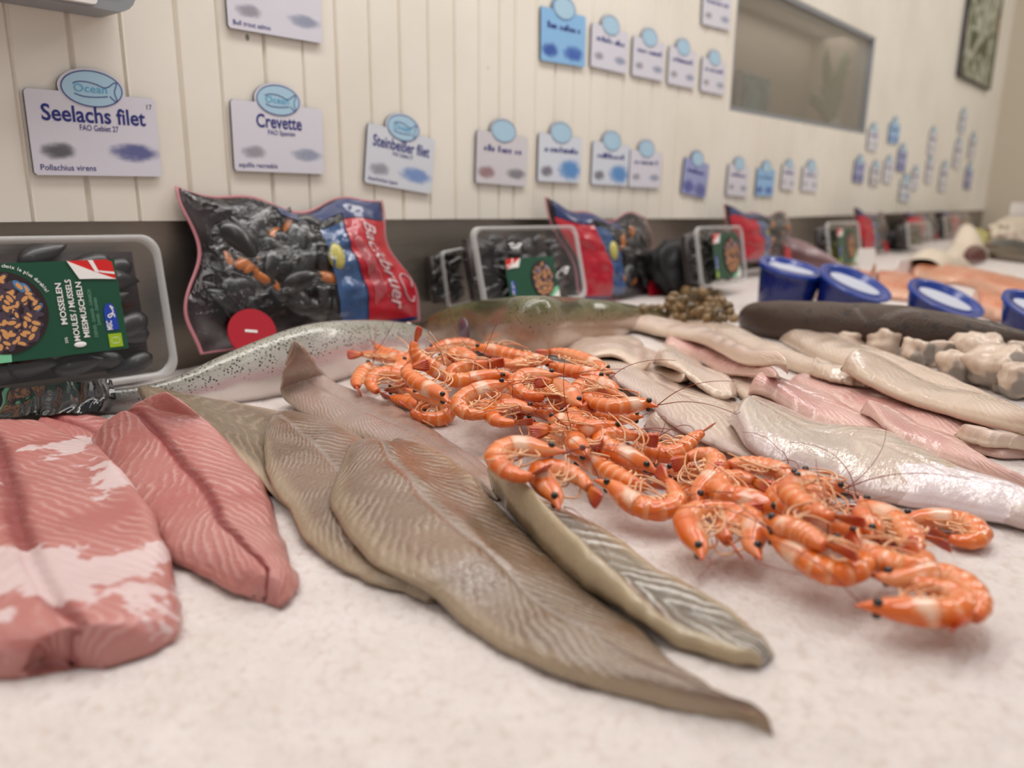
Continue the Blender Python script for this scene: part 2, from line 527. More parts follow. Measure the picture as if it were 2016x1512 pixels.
# steel display counter below the ice
m = MB()
def slab(mb, u0, u1, v0, v1, z0, z1):
    q = [wall_pt(u, v, z) for z in (z0, z1) for u, v in ((u0, v0), (u1, v0), (u1, v1), (u0, v1))]
    mb.add(q, [(0, 1, 2, 3), (7, 6, 5, 4), (0, 4, 5, 1), (1, 5, 6, 2), (2, 6, 7, 3), (3, 7, 4, 0)])
slab(m, -1.6, u_far - .02, .0, 1.28, -.16, -.104)
o = m.build('display_counter', MT['steel'], smooth=False)
tag(o, 'long steel fish counter bed carrying the crushed ice', 'counter')
m = MB(); slab(m, -1.6, u_far - .02, 1.26, 1.30, -.20, -.106); m.build('front_lip', MT['steel'], o, smooth=False)

# ice bed
uu = np.concatenate([np.arange(-1.5, -.75, .02), np.arange(-.75, 1.3, .005), np.arange(1.3, 5.55, .03), [5.56]])
vv = np.concatenate([np.arange(.006, .30, .006), np.arange(.30, 1.255, .004)])
P = U[None, None] * uu[:, None, None] + NW[None, None] * (vv[None, :, None] - DW)
X, Y = P[..., 0], P[..., 1]
Z = mounds(X, Y)
R = np.random.RandomState(3)
micro = np.array([mnoise.fractal((x * 70, y * 70, 0), 0.8, 2.1, 3) for x, y in zip(X.ravel(), Y.ravel())]).reshape(X.shape)
clump = np.array([mnoise.noise((x * 19, y * 19, 4)) for x, y in zip(X.ravel(), Y.ravel())]).reshape(X.shape)
Z = Z + .0013 * micro + .0014 * clump - .0012
nu, nv = X.shape
V = np.stack([X, Y, Z], -1).reshape(-1, 3)
top = grid_faces(nu, nv)
ringi = [i * nv for i in range(nu)] + [(nu - 1) * nv + j for j in range(1, nv)] + [i * nv + nv - 1 for i in range(nu - 2, -1, -1)] + [j for j in range(nv - 2, 0, -1)]
n0 = len(V)
base = V[ringi].copy(); base[:, 2] = -.10
side = [(ringi[i], ringi[(i + 1) % len(ringi)], n0 + (i + 1) % len(ringi), n0 + i) for i in range(len(ringi))]
o = mesh_obj('ice_bed', np.vstack([V, base]), top + side, MT['ice'])
tag(o, 'bed of crushed white ice the seafood lies on', 'ice', kind='stuff')

# ------------------------------------------------------------------ price signs on the wall
def smudge_mat(name, base, a, b):
    """sign face whose two prices are printed soft and unreadable"""
    t = NT(name); uv = t.sep(t.coord('UV')); u, v = uv[0], uv[1]
    nz = t.noise(t.coord('UV'), 9, 2)
    c = lin(base)
    for cx, cy, rx, ry, col in a:
        dx = t.math('DIVIDE', t.math('SUBTRACT', u, cx), rx * 1.45); dy = t.math('DIVIDE', t.math('SUBTRACT', v, cy), ry * 1.55)
        d = t.math('ADD', t.math('MULTIPLY', dx, dx), t.math('MULTIPLY', dy, dy))
        d = t.math('ADD', d, t.math('MULTIPLY', t.math('SUBTRACT', nz, .5), .9))
        k = t.step(d, 1.15, .1, 0, b)
        c = t.mix(k, c, lin(col))
    t.set(Base_Color=c, Roughness=.25, Coat_Weight=.3)
    return t.m
FACES = {
 'a': smudge_mat('sign_face_dark_blue_price', 'dcdae4', [(.19, .29, .10, .075, '2c2833'), (.79, .30, .16, .085, '2f3a86')], .85),
 'b': smudge_mat('sign_face_grey_price', 'dddbe5', [(.21, .28, .10, .07, '77727e'), (.8, .28, .14, .07, '6c7c98')], .7),
 'c': smudge_mat('sign_face_blue_price', 'd8dce4', [(.2, .27, .11, .08, '8a8b95'), (.74, .28, .19, .10, '5f86c4')], .85),
 'd': smudge_mat('sign_face_bright_blue_price', 'd9dee8', [(.2, .22, .11, .09, '6e6872'), (.74, .28, .22, .17, '3a86c8')], .9),
 'e': smudge_mat('sign_face_red_grey_price', 'd6d2d6', [(.2, .22, .13, .09, '8a5a5c'), (.78, .24, .16, .08, '66626a')], .8),
 'f': smudge_mat('sign_face_all_blue', '8fc0ea', [(.2, .22, .14, .1, '2a49a4'), (.72, .22, .18, .11, '3557b0')], .9),
 'g': smudge_mat('sign_face_slate', '9aa2d0', [(.25, .22, .18, .14, '3b4396'), (.75, .2, .2, .15, '4a4f98')], .85),
}
def fish_logo(parent, cx, cy, rx, ry, fine):
    m = MB(); m.add(*prism(ellipse_pts(cx, cy, rx, ry)[:-1], .0016, .0021)); m.build('logo_oval', MT['oval'], parent, smooth=False)
    m = MB(); m.add(*ring_strip(ellipse_pts(cx, cy, rx * .985, ry * .985, n=60), rx * .035, .0023))
    if fine:
        q = lambda pts: [(cx + a * rx, cy + b * ry) for a, b in pts]
        for line in ([(-.62, .22), (-.45, .34), (-.15, .36), (.15, .26), (.38, .12), (.55, .2), (.72, .42), (.82, .42), (.78, .2), (.72, -.1), (.78, -.5), (.76, -.62), (.66, -.52), (.55, -.33)],
                     [(-.6, -.32), (-.35, -.44), (-.05, -.46), (.25, -.42), (.48, -.36)]):
            m.add(*ring_strip(crom(q(line), 50), rx * .03, .0024))
    m.build('logo_outline', MT['navy'], parent, smooth=False)
    if fine:
        text('logo_word', 'Ocean', ry * .62, MT['cyan'], parent, (cx - rx * .06, cy - ry * .2, .0025), width=rx * 1.08, bold=.0)
def scribble(parent, name, cx, cy, w, h, mat, n=9, seed=0):
    r = random.Random(seed); m = MB()
    x = cx - w / 2
    while x < cx + w / 2:
        ww = w / n * r.uniform(.5, .9); hh = h * r.choice((.55, .6, .65, 1.0))
        m.add(*prism([(x, cy - h / 2), (x + ww, cy - h / 2), (x + ww, cy - h / 2 + hh), (x, cy - h / 2 + hh)], .0017, .0021))
        x += w / n * (1 if r.random() > .12 else 1.7)
    return m.build(name, mat, parent, smooth=False)
def sign(quad, face, label, title=None, area_=None, latin=None, number=None, group=None, fine=False, seed=0, tcol='navy', lw=.06):
    c, x, y, z, w, h = fit_rect([on_wall(*q, .0035) for q in quad])
    root = empty('price_sign', frame_mat(x, y, z, c))
    tag(root, label, 'sign', group)
    r = w * .02
    rx, ry = w * .235, w * .135
    cyo = h / 2 + w * .035
    ang = math.asin(max(-1, min(1, -(w * .035) / (ry * 1.12))))
    rxo, ryo = rx * 1.1, ry * 1.12
    xo = rxo * math.cos(ang)
    pts = [(-w / 2 + r, -h / 2), (w / 2 - r, -h / 2), (w / 2, -h / 2 + r), (w / 2, h / 2 - r), (w / 2 - r, h / 2)]
    pts += [(xo + r * .6, h / 2)] + ellipse_pts(0, cyo, rxo, ryo, ang, math.pi - ang, 28) + [(-xo - r * .6, h / 2)]
    pts += [(-w / 2 + r, h / 2), (-w / 2, h / 2 - r), (-w / 2, -h / 2 + r)]
    n = len(pts)
    v, f = prism(pts, -.0012, .0015)
    uv = [((q[0] / w + .5), (q[1] / h + .5)) for q in v]
    mesh_obj('plate', v, f, [FACES[face], MT['plate_edge']], root, uvs=uv, smooth=False, mi=[0] + [1] * (n + 1))
    fish_logo(root, 0, cyo, rx, ry, fine)
    if title:
        text('product_name', title, h * .27, MT[tcol], root, (0, h * .15, .0018), width=w * lw, bold=.020)
    else:
        scribble(root, 'product_name', 0, h * .2, w * .72, h * .12, MT[tcol], 10, seed)
    if area_: text('catch_area', area_, h * .10, MT['navy'], root, (w * .02, h * .05, .0018), width=w * .30, bold=.008)
    if latin: text('latin_name', latin, h * .10, MT['navy'], root, (-w * .455, -h * .44, .0018), bold=.006, align='LEFT')
    if number: text('sign_number', number, h * .09, MT['plate_edge'], root, (w * .44, h * .36, .0018), bold=.004)
    return root
sign(((45,173),(303,195),(318,348),(66,344)), 'a', 'large white price sign reading Seelachs filet, leftmost on the wall', 'Seelachs filet', 'FAO Gebiet 27', 'Pollachius virens', '17', fine=True, lw=.80)
sign(((452,195),(633,215),(637,343),(461,336)), 'b', 'white price sign reading Crevette above the vacuum bag of mussels', 'Crevette', 'FAO Spanien', 'squillis recreabis', fine=True, lw=.50)
sign(((441,-82),(632,-52),(630,93),(445,45)), 'b', 'white price sign cut by the top edge, reading Bull trout salmo', 'Bull trout', None, 'Bull trout salmo', fine=True, lw=.5)
sign(((722,240),(853,275),(850,382),(717,360)), 'c', 'tilted white price sign reading Steinbeißer filet with a blue price', 'Steinbeißer filet', 'FAO Gebiet 27', 'Anarhichas lupus', fine=True, lw=.84)
LOW = 'price signs in the lower row'
sign(((937,255),(1038,272),(1035,367),(936,360)), 'e', 'grey white price sign with reddish price, left of the lower row of four', group=LOW, seed=1)
sign(((1060,262),(1144,272),(1142,361),(1057,356)), 'd', 'white price sign with solid blue price block, second in the lower row of four', group=LOW, seed=2)
sign(((1166,278),(1238,287),(1235,367),(1163,362)), 'd', 'white price sign with light streak, third in the lower row of four', group=LOW, seed=3)
sign(((1240,295),(1302,300),(1298,371),(1237,367)), 'b', 'pale white price sign above grey wall stains, last in the lower row of four', group=LOW, seed=4)
sign(((1348,308),(1395,325),(1388,390),(1340,380)), 'g', 'slate blue tilted price sign standing alone below the window corner', group=LOW, seed=5)
sign(((1433,322),(1473,330),(1470,388),(1430,384)), 'b', 'small white price sign left of the bright blue one under the window', group=LOW, seed=6)
sign(((1490,330),(1525,335),(1521,387),(1487,385)), 'f', 'small bright blue price sign under the grey window', group=LOW, seed=7)
sign(((1540,322),(1565,328),(1562,375),(1537,372)), 'b', 'narrow white price sign right of the bright blue one under the window', group=LOW, seed=8)
sign(((1580,328),(1611,333),(1608,378),(1577,375)), 'b', 'rightmost white price sign under the grey window', group=LOW, seed=9)
UPR = 'price signs in the upper row'
sign(((1065,10),(1153,35),(1150,131),(1062,120)), 'f', 'large sky blue price sign, first of the upper row', group=UPR, seed=11)
sign(((1165,45),(1236,66),(1232,146),(1161,130)), 'b', 'white price sign beside the sky blue one in the upper row', group=UPR, seed=12)
sign(((1247,70),(1308,88),(1304,160),(1242,148)), 'b', 'white price sign in the middle of the descending upper row', group=UPR, seed=13)
sign(((1318,90),(1370,105),(1366,175),(1312,164)), 'b', 'white price sign second from the window in the upper row', group=UPR, seed=14)
sign(((1382,112),(1429,125),(1424,188),(1378,178)), 'b', 'white price sign next to the window edge, end of the upper row', group=UPR, seed=15)
sign(((1385,-22),(1440,-8),(1435,62),(1380,45)), 'b', 'white price sign cut by the top edge beside the window', group=UPR, seed=16)
for i, (px, py, w_, h_, fc, lab) in enumerate((
    (1691, 338, 20, 40, 'g', 'far blue price sign lowest left of the distant cluster'), (1718, 275, 20, 40, 'b', 'far white price sign against the window corner'),
    (1760, 263, 20, 36, 'f', 'far bright blue price sign, highest of the distant cluster'), (1775, 316, 17, 40, 'g', 'far slate blue price sign below the bright blue one'),
    (1722, 346, 18, 36, 'e', 'far reddish white price sign in the distant cluster'), (1748, 338, 17, 40, 'b', 'far pale price sign between the two slate blue ones'),
    (1781, 376, 20, 38, 'c', 'far white price sign lowest in the distant cluster'), (1801, 354, 13, 34, 'b', 'far narrow price sign beside the lowest distant one'),
    (1835, 282, 13, 42, 'b', 'far thin pale price sign high up, midway to the corner'), (1829, 338, 12, 40, 'b', 'far thin pale price sign below the high pale one'),
    (1857, 352, 13, 44, 'b', 'far thin grey price sign above the dark far packs'), (1885, 305, 12, 44, 'b', 'far thin price sign left of the last pair'),
    (1895, 242, 12, 34, 'c', 'far thin price sign just under the painted picture'), (1914, 292, 12, 36, 'b', 'far thin pale price sign nearest the end wall'),
    (1906, 352, 13, 34, 'g', 'far slate price sign nearest the end wall, lower one'))):
    q = [(px - w_ / 2, py - h_ / 2 - 2), (px + w_ / 2, py - h_ / 2 + 2), (px + w_ / 2, py + h_ / 2 + 2), (px - w_ / 2, py + h_ / 2 - 2)]
    sign(q, fc, lab, group='distant price signs', seed=20 + i)

# ------------------------------------------------------------------ wall unit, window, reflection stand-ins
c0 = on_wall(270, 30, .05)
uR, zB = c0 @ U, c0[2]
root = empty('wall_unit', frame_mat(U, (0, 0, 1), NW, wall_pt(uR, 0, zB)))
tag(root, 'white wall unit with grey rounded corner, cut by the top left edge', 'wall unit')
v, f = prism([(x - .25, y + .10) for x, y in round_rect(.5, .20, .022)], .0015, .052)
mesh_obj('grey_frame', v, f, MT['unit_grey'], root, smooth=False)
v, f = prism([(x - .29, y + .10) for x, y in round_rect(.49, .196, .004)], .0015, .060)
mesh_obj('white_front', v, f, MT['unit_white'], root, smooth=False)
v, f = prism([(x - .028, y + .052) for x, y in round_rect(.030, .075, .011)], .052, .0535)
mesh_obj('corner_slot', v, f, MT['unit_white'], root, smooth=False)

wr = empty('window_1', frame_mat(U, (0, 0, 1), NW, wall_pt((WU0 + WU1) / 2, 0, (WZ0 + WZ1) / 2)))
tag(wr, kind='structure')
ww, wh = WU1 - WU0, WZ1 - WZ0
fm = MB()
for cx, cy, sx, sy in ((0, wh / 2 - .006, ww, .012), (0, -wh / 2 + .006, ww, .012), (-ww / 2 + .006, 0, .012, wh), (ww / 2 - .006, 0, .012, wh)):
    fm.box((cx, cy, -.03), (sx, sy, .056))
fm.build('window_frame', MT['unit_grey'], wr, smooth=False)
bl = bpy.data.lights.new('added_recess_lamp', 'AREA'); bl.energy = 1.6; bl.shape = 'RECTANGLE'; bl.size = 1.1; bl.size_y = .12; bl.color = (1, .95, .88)  # added light, brightens the recess so its contents show
blo = bpy.data.objects.new('added_recess_lamp', bl); COL.objects.link(blo); blo.location = wall_pt((WU0 + WU1) / 2 + .1, -.13, WZ1 + .02); blo.rotation_euler = (0, 0, math.radians(50))
m = MB(); m.box((0, 0, -.012), (ww - .02, wh - .02, .004)); m.build('window_pane', MT['glass'], wr, smooth=False)
# made-up recess; its picture and plant stand in for the pane's reflections
MT['recess_grey'] = plain('added_recess_grey_brown', '958b7e', .7)
m = MB()
m.box((0, 0, -.24), (ww + .1, wh + .1, .01)); m.box((0, wh / 2 + .04, -.13), (ww + .1, .01, .22)); m.box((0, -wh / 2 - .04, -.13), (ww + .1, .01, .22))
m.box((-ww / 2 - .04, 0, -.13), (.01, wh + .1, .22)); m.box((ww / 2 + .04, 0, -.13), (.01, wh + .1, .22))
o = m.build('added_recess', MT['recess_grey'], None, smooth=False); o.matrix_world = wr.matrix_world.copy(); tag(o, kind='structure')
def picture_mat(name, cols, sc):
    t = NT(name); ob = t.coord()
    n = t.noise(t.vmul(ob, (1, 1, .45)), sc, 3, .5, 1.5)
    r = t.n('ShaderNodeValToRGB'); t.t.links.new(n, r.inputs[0])
    e = r.color_ramp.elements
    e[0].position = .3; e[0].color = lin(cols[0]); e[1].position = .72; e[1].color = lin(cols[-1])
    for i, cc in enumerate(cols[1:-1]):
        q = e.new(.3 + .42 * (i + 1) / (len(cols) - 1)); q.color = lin(cc)
    t.set(Base_Color=r.outputs[0], Roughness=.4); return t.m
def place_flat(name, u0, u1, z0, z1, v0, th, mats, label, cat):
    root = empty(name, frame_mat(U, (0, 0, 1), NW, wall_pt((u0 + u1) / 2, v0, (z0 + z1) / 2)))
    tag(root, label, cat)
    m = MB(); m.box((0, 0, th / 2), (u1 - u0, z1 - z0, th)); m.build('picture_sheet', mats[0], root, smooth=False)
    m = MB(); e = .008
    for cx, cy, sx, sy in ((0, (z1 - z0) / 2, u1 - u0 + e, e), (0, -(z1 - z0) / 2, u1 - u0 + e, e), ((u1 - u0) / 2, 0, e, z1 - z0), (-(u1 - u0) / 2, 0, e, z1 - z0)):
        m.box((cx, cy, th / 2), (sx, sy, th + .004))
    m.build('picture_frame', mats[1], root, smooth=False)
    return root
MT['teal'] = picture_mat('teal_reflection_print', ('2f5560', '6f8c8e', '3d5f68', '6a4a40'), 6)
place_flat('wall_picture', WU0 + .50, WU0 + .50 + ww * .21, WZ0 - .01, WZ0 + wh * .5, -.22, .012, (MT['teal'], MT['unit_grey']), 'teal grey picture standing in for a reflection in the left of the grey window', 'picture')
MT['leafgreen'] = plain('dull_leaf_green', '4c6348', .6)
root = empty('reflection_plant', frame_mat(U, (0, 0, 1), NW, wall_pt(WU0 + ww * .85, -.07, WZ0 + .02)))
tag(root, 'dull green plant standing in for a reflection in the lower right of the grey window', 'plant')
m = MB()
for i in range(16):
    a = rnd.uniform(-1.25, 1.25); L = rnd.uniform(.08, .17) * ww / .55
    p = [(math.sin(a) * L * s * .9, math.cos(a) * L * s * (1.15 - .35 * s), rnd.uniform(-.02, .02) * s) for s in np.linspace(0, 1, 6)]
    m.tube(p, [.004, .012, .016, .016, .011, .002], 5)
m.build('leaves', MT['leafgreen'], root)
m = MB(); m.tube([(0, -.028, 0), (0, .02, 0)], [.028, .036], 12); m.build('reflection_plant_pot', MT['unit_grey'], root)
# painted picture hanging high at the far right
pa, pb = wall_uz(1882, 142), wall_uz(1941, 181)
MT['fishpic'] = picture_mat('fish_picture_print', ('1d2413', '4a5a24', 'c3c2b2', '4b5a33', '2a3416', 'b8823a'), 4.5)
zb = (pa[1] + pb[1]) / 2
place_flat('wall_picture', pa[0], pb[0], zb, zb + .75, .004, .014, (MT['fishpic'], MT['plate_edge']), 'green and gold food picture hanging high near the end wall', 'picture')
# ------------------------------------------------------------------ draped fillets
def fillet(name, st, thick, mat, label, cat='fish fillet', group=None, N=110, Mc=41, curl=None, seam=.0015, wob=.0022, sink=.0, lump=.0022, seed=0, pw=2.6, drop=1.0, edge=.3, poly=False):
    """st: stations head to tail as (left px, left py, right px, right py) of the outline in the photograph"""
    r = np.random.RandomState(seed + 17)
    lifts = np.array([q[4] if len(q) > 4 else 0.0 for q in st])
    st = [q[:4] for q in st]
    Lp = np.array([hit(a, b, z) for (a, b, c, d), z in zip(st, lifts)]); Rp = np.array([hit(c, d, z + thick * .5) for (a, b, c, d), z in zip(st, lifts)])
    A = np.hstack([Lp[:, :2], Rp[:, :2], lifts[:, None]])
    A = crom(A, N)
    LZ = np.maximum(A[:, 4], 0)[:, None]; A = A[:, :4]
    s = np.linspace(0, 1, N); t = np.linspace(-1, 1, Mc)
    cen = (A[:, :2] + A[:, 2:]) / 2
    ulen = np.r_[0, np.cumsum(np.linalg.norm(np.diff(cen, axis=0), axis=1))]
    k = np.arange(N)
    for c in (0, 2):
        ph = r.uniform(0, 9, 4)
        w = wob * (np.sin(s * 23 + ph[0]) + .6 * np.sin(s * 41 + ph[1]) + .4 * np.sin(s * 77 + ph[2])) * .4
        d = A[:, 2:4] - A[:, :2]; d = d / (np.linalg.norm(d, axis=1)[:, None] + 1e-9)
        A[:, c:c + 2] += d * w[:, None]
    X = A[:, None, 0] * (1 - t[None]) / 2 + A[:, None, 2] * (1 + t[None]) / 2
    Y = A[:, None, 1] * (1 - t[None]) / 2 + A[:, None, 3] * (1 + t[None]) / 2
    # rounded ends
    b = hmax3(X, Y)
    b0 = b.copy()
    for it in range(int(60 * drop)):
        p = np.pad(b, 1, mode='edge')
        b = np.maximum(b0, (p[:-2, 1:-1] + p[2:, 1:-1] + p[1:-1, :-2] + p[1:-1, 2:]) / 4)
    for it in range(14):
        p = np.pad(b, 1, mode='edge')
        b = np.maximum(b0 - .0005, (p[:-2, 1:-1] + p[2:, 1:-1] + p[1:-1, :-2] + p[1:-1, 2:] + 2 * b) / 6)
    if poly:
        SS, TT = np.meshgrid(s * 2 - 1, t, indexing='ij')
        B = np.stack([SS ** i * TT ** j for i in range(5) for j in range(2)], -1).reshape(-1, 10)
        co = np.linalg.lstsq(B, b0.ravel(), rcond=None)[0]
        pf = (B @ co).reshape(b0.shape); pf = pf + np.percentile(b0 - pf, 72)
        b = np.maximum(pf, mounds(X, Y) + .001)
    b = b + LZ
    ends = np.clip(np.minimum(s / .05, (1 - s) / .05), 0, 1) ** .5
    prof = (1 - np.abs(t) ** pw) ** .6
    th = thick * (edge * np.ones_like(t)[None] + (1 - edge) * prof[None]) * (.35 + .65 * ends[:, None])
    th = th * (1 - .25 * s[:, None])
    seamw = np.exp(-(t / .07) ** 2)[None] * seam
    lumps = np.array([[mnoise.noise((x * 28 + seed, y * 28, seed * 3.1)) for x, y in zip(xx, yy)] for xx, yy in zip(X, Y)]) * lump
    top = b + th - seamw + lumps * (prof[None] ** .5) - sink
    if curl is not None:
        top = top + curl(s[:, None], t[None])
    bot = b - .0006 - sink - np.minimum(LZ, .0)
    # closed shell: top grid + bottom grid joined round the rim, rim pushed in below
    nt = N * Mc
    VT = np.stack([X, Y, top], -1).reshape(-1, 3); VB = np.stack([X, Y, np.minimum(bot, top - .0015)], -1).reshape(-1, 3)
    mid = np.stack([X, Y, (top * .55 + np.minimum(bot, top - .0015) * .45)], -1)
    f = grid_faces(N, Mc)
    f = [q[::-1] for q in f] if np.cross(VT[Mc] - VT[0], VT[1] - VT[0])[2] > 0 else f
    fb = [tuple(v + nt for v in q[::-1]) for q in f]
    rim = [i * Mc for i in range(N)] + [(N - 1) * Mc + j for j in range(1, Mc)] + [i * Mc + Mc - 1 for i in range(N - 2, -1, -1)] + [j for j in range(Mc - 2, 0, -1)]
    nr = len(rim); c2 = np.array([cen.mean(0)[0], cen.mean(0)[1]])
    VR = []
    for q in rim:
        i, j = divmod(q, Mc)
        p = mid[i, j].copy(); d = p[:2] - cen[i]; L = np.linalg.norm(d) + 1e-9
        p[:2] += d / L * min(.003, thick * .25); VR.append(p)
    n2 = 2 * nt
    fr = []
    for a in range(nr):
        c = (a + 1) % nr
        fr += [(rim[a], n2 + a, n2 + c, rim[c]), (n2 + a, rim[a] + nt, rim[c] + nt, n2 + c)]
    V = np.vstack([VT, VB, np.array(VR)])
    uvg = np.stack([np.repeat(ulen, Mc), np.tile(t, N)], 1)
    uv = np.vstack([uvg, uvg, uvg[rim]])
    loc = V.mean(0); loc[2] = V[:, 2].min()
    o = mesh_obj(name, V - loc, f + fb + fr, mat, None, loc, uv)
    bm = bmesh.new(); bm.from_mesh(o.data); bmesh.ops.recalc_face_normals(bm, faces=bm.faces); bm.to_mesh(o.data); bm.free()
    splat(VT)
    # fill in between samples too
    mids = (VT.reshape(N, Mc, 3)[:-1, :-1] + VT.reshape(N, Mc, 3)[1:, 1:]) / 2
    splat(mids.reshape(-1, 3))
    tag(o, label, cat, group)
    return o

# ------------------------------------------------------------------ whole fish
def trout_mat(name, back, flank, belly, spot, spots=260, st=.26, backv=.42, rough=.25, pink=None, metal=.0, dark=None, bump=.18, coat=.5):
    t = NT(name); uv = t.sep(t.coord('UV')); u, v = uv[0], uv[1]; ob = t.coord()
    nz = t.noise(ob, 30, 4)
    vv = t.math('ADD', v, t.math('MULTIPLY', t.math('SUBTRACT', nz, .5), .16))
    c = t.mix(t.step(vv, backv - .22, backv + .1), lin(belly), lin(flank))
    if pink: 
        pk = t.math('MULTIPLY', t.step(vv, .38, .5), t.step(vv, .66, .54)); c = t.mix(t.math('MULTIPLY', pk, .55), c, lin(pink))
    c = t.mix(t.step(vv, backv + .12, backv + .38), c, lin(back))
    sp = t.voro(ob, spots); s2 = t.noise(ob, 55, 2)
    lim = t.math('MULTIPLY', t.step(vv, .25, .75), st)
    k = t.math('LESS_THAN', sp, t.math('MULTIPLY', lim, t.step(s2, .25, .6, .4, 1.3)))
    c = t.mix(k, c, lin(spot))
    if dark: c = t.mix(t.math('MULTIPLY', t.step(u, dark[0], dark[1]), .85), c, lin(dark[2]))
    sc = t.voro(ob, 520)
    t.set(Base_Color=c, Roughness=rough, Coat_Weight=coat, Coat_Roughness=.1, Metallic=metal, Subsurface_Weight=.0)
    t.bump(t.math('ADD', sc, nz), bump, .0012)
    return t.m
def fish(name, st, mat, label, cat='fish', wide=.75, N=90, K=40, sink=.25, lumps=.0, seed=0, taper_head=.0, lift=0.0):
    """st: head to tail, silhouette as (back px, back py, belly px, belly py)"""
    C, Hh = [], []
    for a, b, c, d in st:
        G = hit(c, d, 0, True); dep = G @ np.array((0, 1.0, 0)) * .97 + .06
        mid = ray((a + c) / 2, (b + d) / 2)
        h = math.hypot(a - c, b - d) / F * dep
        back = NW * -1.0
        p = EYE + mid * (np.linalg.norm(G - EYE) + h * wide * .45)
        C.append(p); Hh.append(h / 2)
    C = np.array(C); Hh = np.array(Hh)
    q = crom(np.hstack([C, Hh[:, None]]), 160)
    q, L = resample(q, N)
    C, Hh = q[:, :3], q[:, 3]
    s = np.linspace(0, 1, N)
    endr = np.clip(s / .03, 0, 1) ** .5 * np.clip((1 - s) / .015, 0.05, 1) ** .5
    T = np.gradient(C, axis=0); T /= np.linalg.norm(T, axis=1)[:, None]
    V, uv = [], []
    for i in range(N):
        view = nrm(C[i] - EYE)
        side = nrm(np.cross(T[i], (0, 0, 1.0)))
        if side @ view < 0: side = -side                # points away from the camera
        upv = nrm(np.cross(side, T[i])); upv = upv if upv[2] > 0 else -upv
        r = Hh[i] * endr[i]
        for j in range(K):
            w = 2 * math.pi * j / K
            rr = 1 + lumps * mnoise.noise((s[i] * 14 + seed, math.cos(w) * 2, math.sin(w) * 2))
            V.append(C[i] + rr * r * (upv * math.sin(w) - side * math.cos(w) * wide))
            uv.append((s[i] * L, .5 + .5 * math.sin(w)))
    V = np.array(V)
    f = grid_faces(N, K, True) + [tuple(range(K))[::-1], tuple((N - 1) * K + j for j in range(K))]
    loc = C.mean(0).copy(); loc[2] = V[:, 2].min()
    root = empty(name, loc=loc); tag(root, label, cat)
    mesh_obj('body', V - loc, f, mat, root, uvs=uv)
    splat(V)
    return root, loc, C, Hh, T
def fin(name, root, loc, pts3, mat, th=.0012):
    P = np.array(pts3) - loc
    n = len(P); nn = nrm(np.cross(P[1] - P[0], P[n // 2] - P[0]))
    v = np.vstack([P + nn * th / 2, P - nn * th / 2])
    f = [tuple(range(n)), tuple(range(2 * n - 1, n - 1, -1))] + [(i, n + i, n + (i + 1) % n, (i + 1) % n) for i in range(n)]
    return mesh_obj(name, v, f, mat, root, smooth=False)
def at_dist(px, py, like):
    return EYE + ray(px, py) * np.linalg.norm(np.asarray(like) - EYE)

MT['trout'] = trout_mat('silver_trout_skin', '9a978a', 'c4beb7', 'ece3dd', '34342f', 300, .27, .55, .22, 'd4a9b0', .10, dark=(.40, .50, '35322e'))  # dark tail end is shadow put into the skin colour
MT['trout2'] = trout_mat('olive_trout_skin', '5a5832', '8c795a', 'b59d8a', '24251a', 240, .22, .5, .22, 'a5877a', .05, dark=(.075, .045, '23241a'))
MT['dark'] = trout_mat('dark_brown_fish_skin', '45301f', '3a281e', '402c21', '271a13', 60, .25, .5, .42, bump=.8, coat=.15)
MT['mauve'] = trout_mat('mauve_fish_skin', '8a6b6c', '6c4a4a', '7d5a5a', '5b3d3d', 60, .1, .5, .3)
MT['gill'] = plain('gill_cover', '6a5560', .25, coat=.5)
MT['finclear'] = film('clear_fin', 'b9b2ae', .15, .7)
MT['finbrown'] = plain('fin_brown', '4c443c', .4)
# ------------------------------------------------------------------ fillet materials
grey = dict(base='997a62', base2='866a52', light='d3c7ba', mid='c0b0a6', edge='bda588')
MT['fgrey'] = flesh('grey_beige_fillet', **grey, freq=95, chev=1.6, wamt=.45, mamt=.55, bump=.45, rough=.26, coat=.9, dk=.72, glint=.42)
MT['fgrey2'] = flesh('pink_grey_fillet', 'b59b8c', 'c0a498', 'ddcfc5', 'c8aea2', 'b9a08e', dk=.76, freq=110, chev=1.8, wamt=.45, mamt=.4, bump=.55, rough=.24, coat=.75, glint=.28)
MT['fbrown'] = flesh('brown_ridged_fillet', '93806a', '85715a', 'b29f88', '8b7660', 'c9b096', dk=.78, freq=70, chev=.6, wamt=.5, mamt=.1, bump=.7, rough=.3)
MT['fsilver'] = flesh('silver_marked_fillet', '85755f', '6f6254', 'd2cec8', '6e665c', 'c2ae8e', freq=55, chev=1.1, wamt=1.0, mamt=.2, bump=.5, rough=.25, coat=.55, edge0=.55)
MT['fpink'] = flesh('rose_pink_fillet', 'd1807a', 'd8918a', 'efc6bf', '963436', 'dd958c', dk=.74, freq=70, chev=1.6, wamt=.5, mamt=.85, bump=.6, rough=.3, midw=.16, coat=.3, edge0=.85)
MT['fpinkskin'] = flesh('rose_pink_fillet_with_white_film', 'd1807a', 'd88f88', 'ecbfb8', '9a3d40', 'da958d', dk=.74, freq=65, chev=1.5, wamt=.5, mamt=.75, bump=.55, rough=.32, midw=.18, coat=.3, patch='ebd0cf', patch_t=.56, pscale=9, edge0=.85)
MT['fwhite'] = flesh('glossy_white_fillet', 'dcc9bb', 'd8c0aa', 'ecdfd4', 'cfae9a', 'dcc7c2', freq=55, chev=1.4, wamt=.5, mamt=.3, bump=.5, rough=.24, coat=.9, dk=.82, glint=.3, patch='e9dbdc', patch_t=.56, pscale=8)
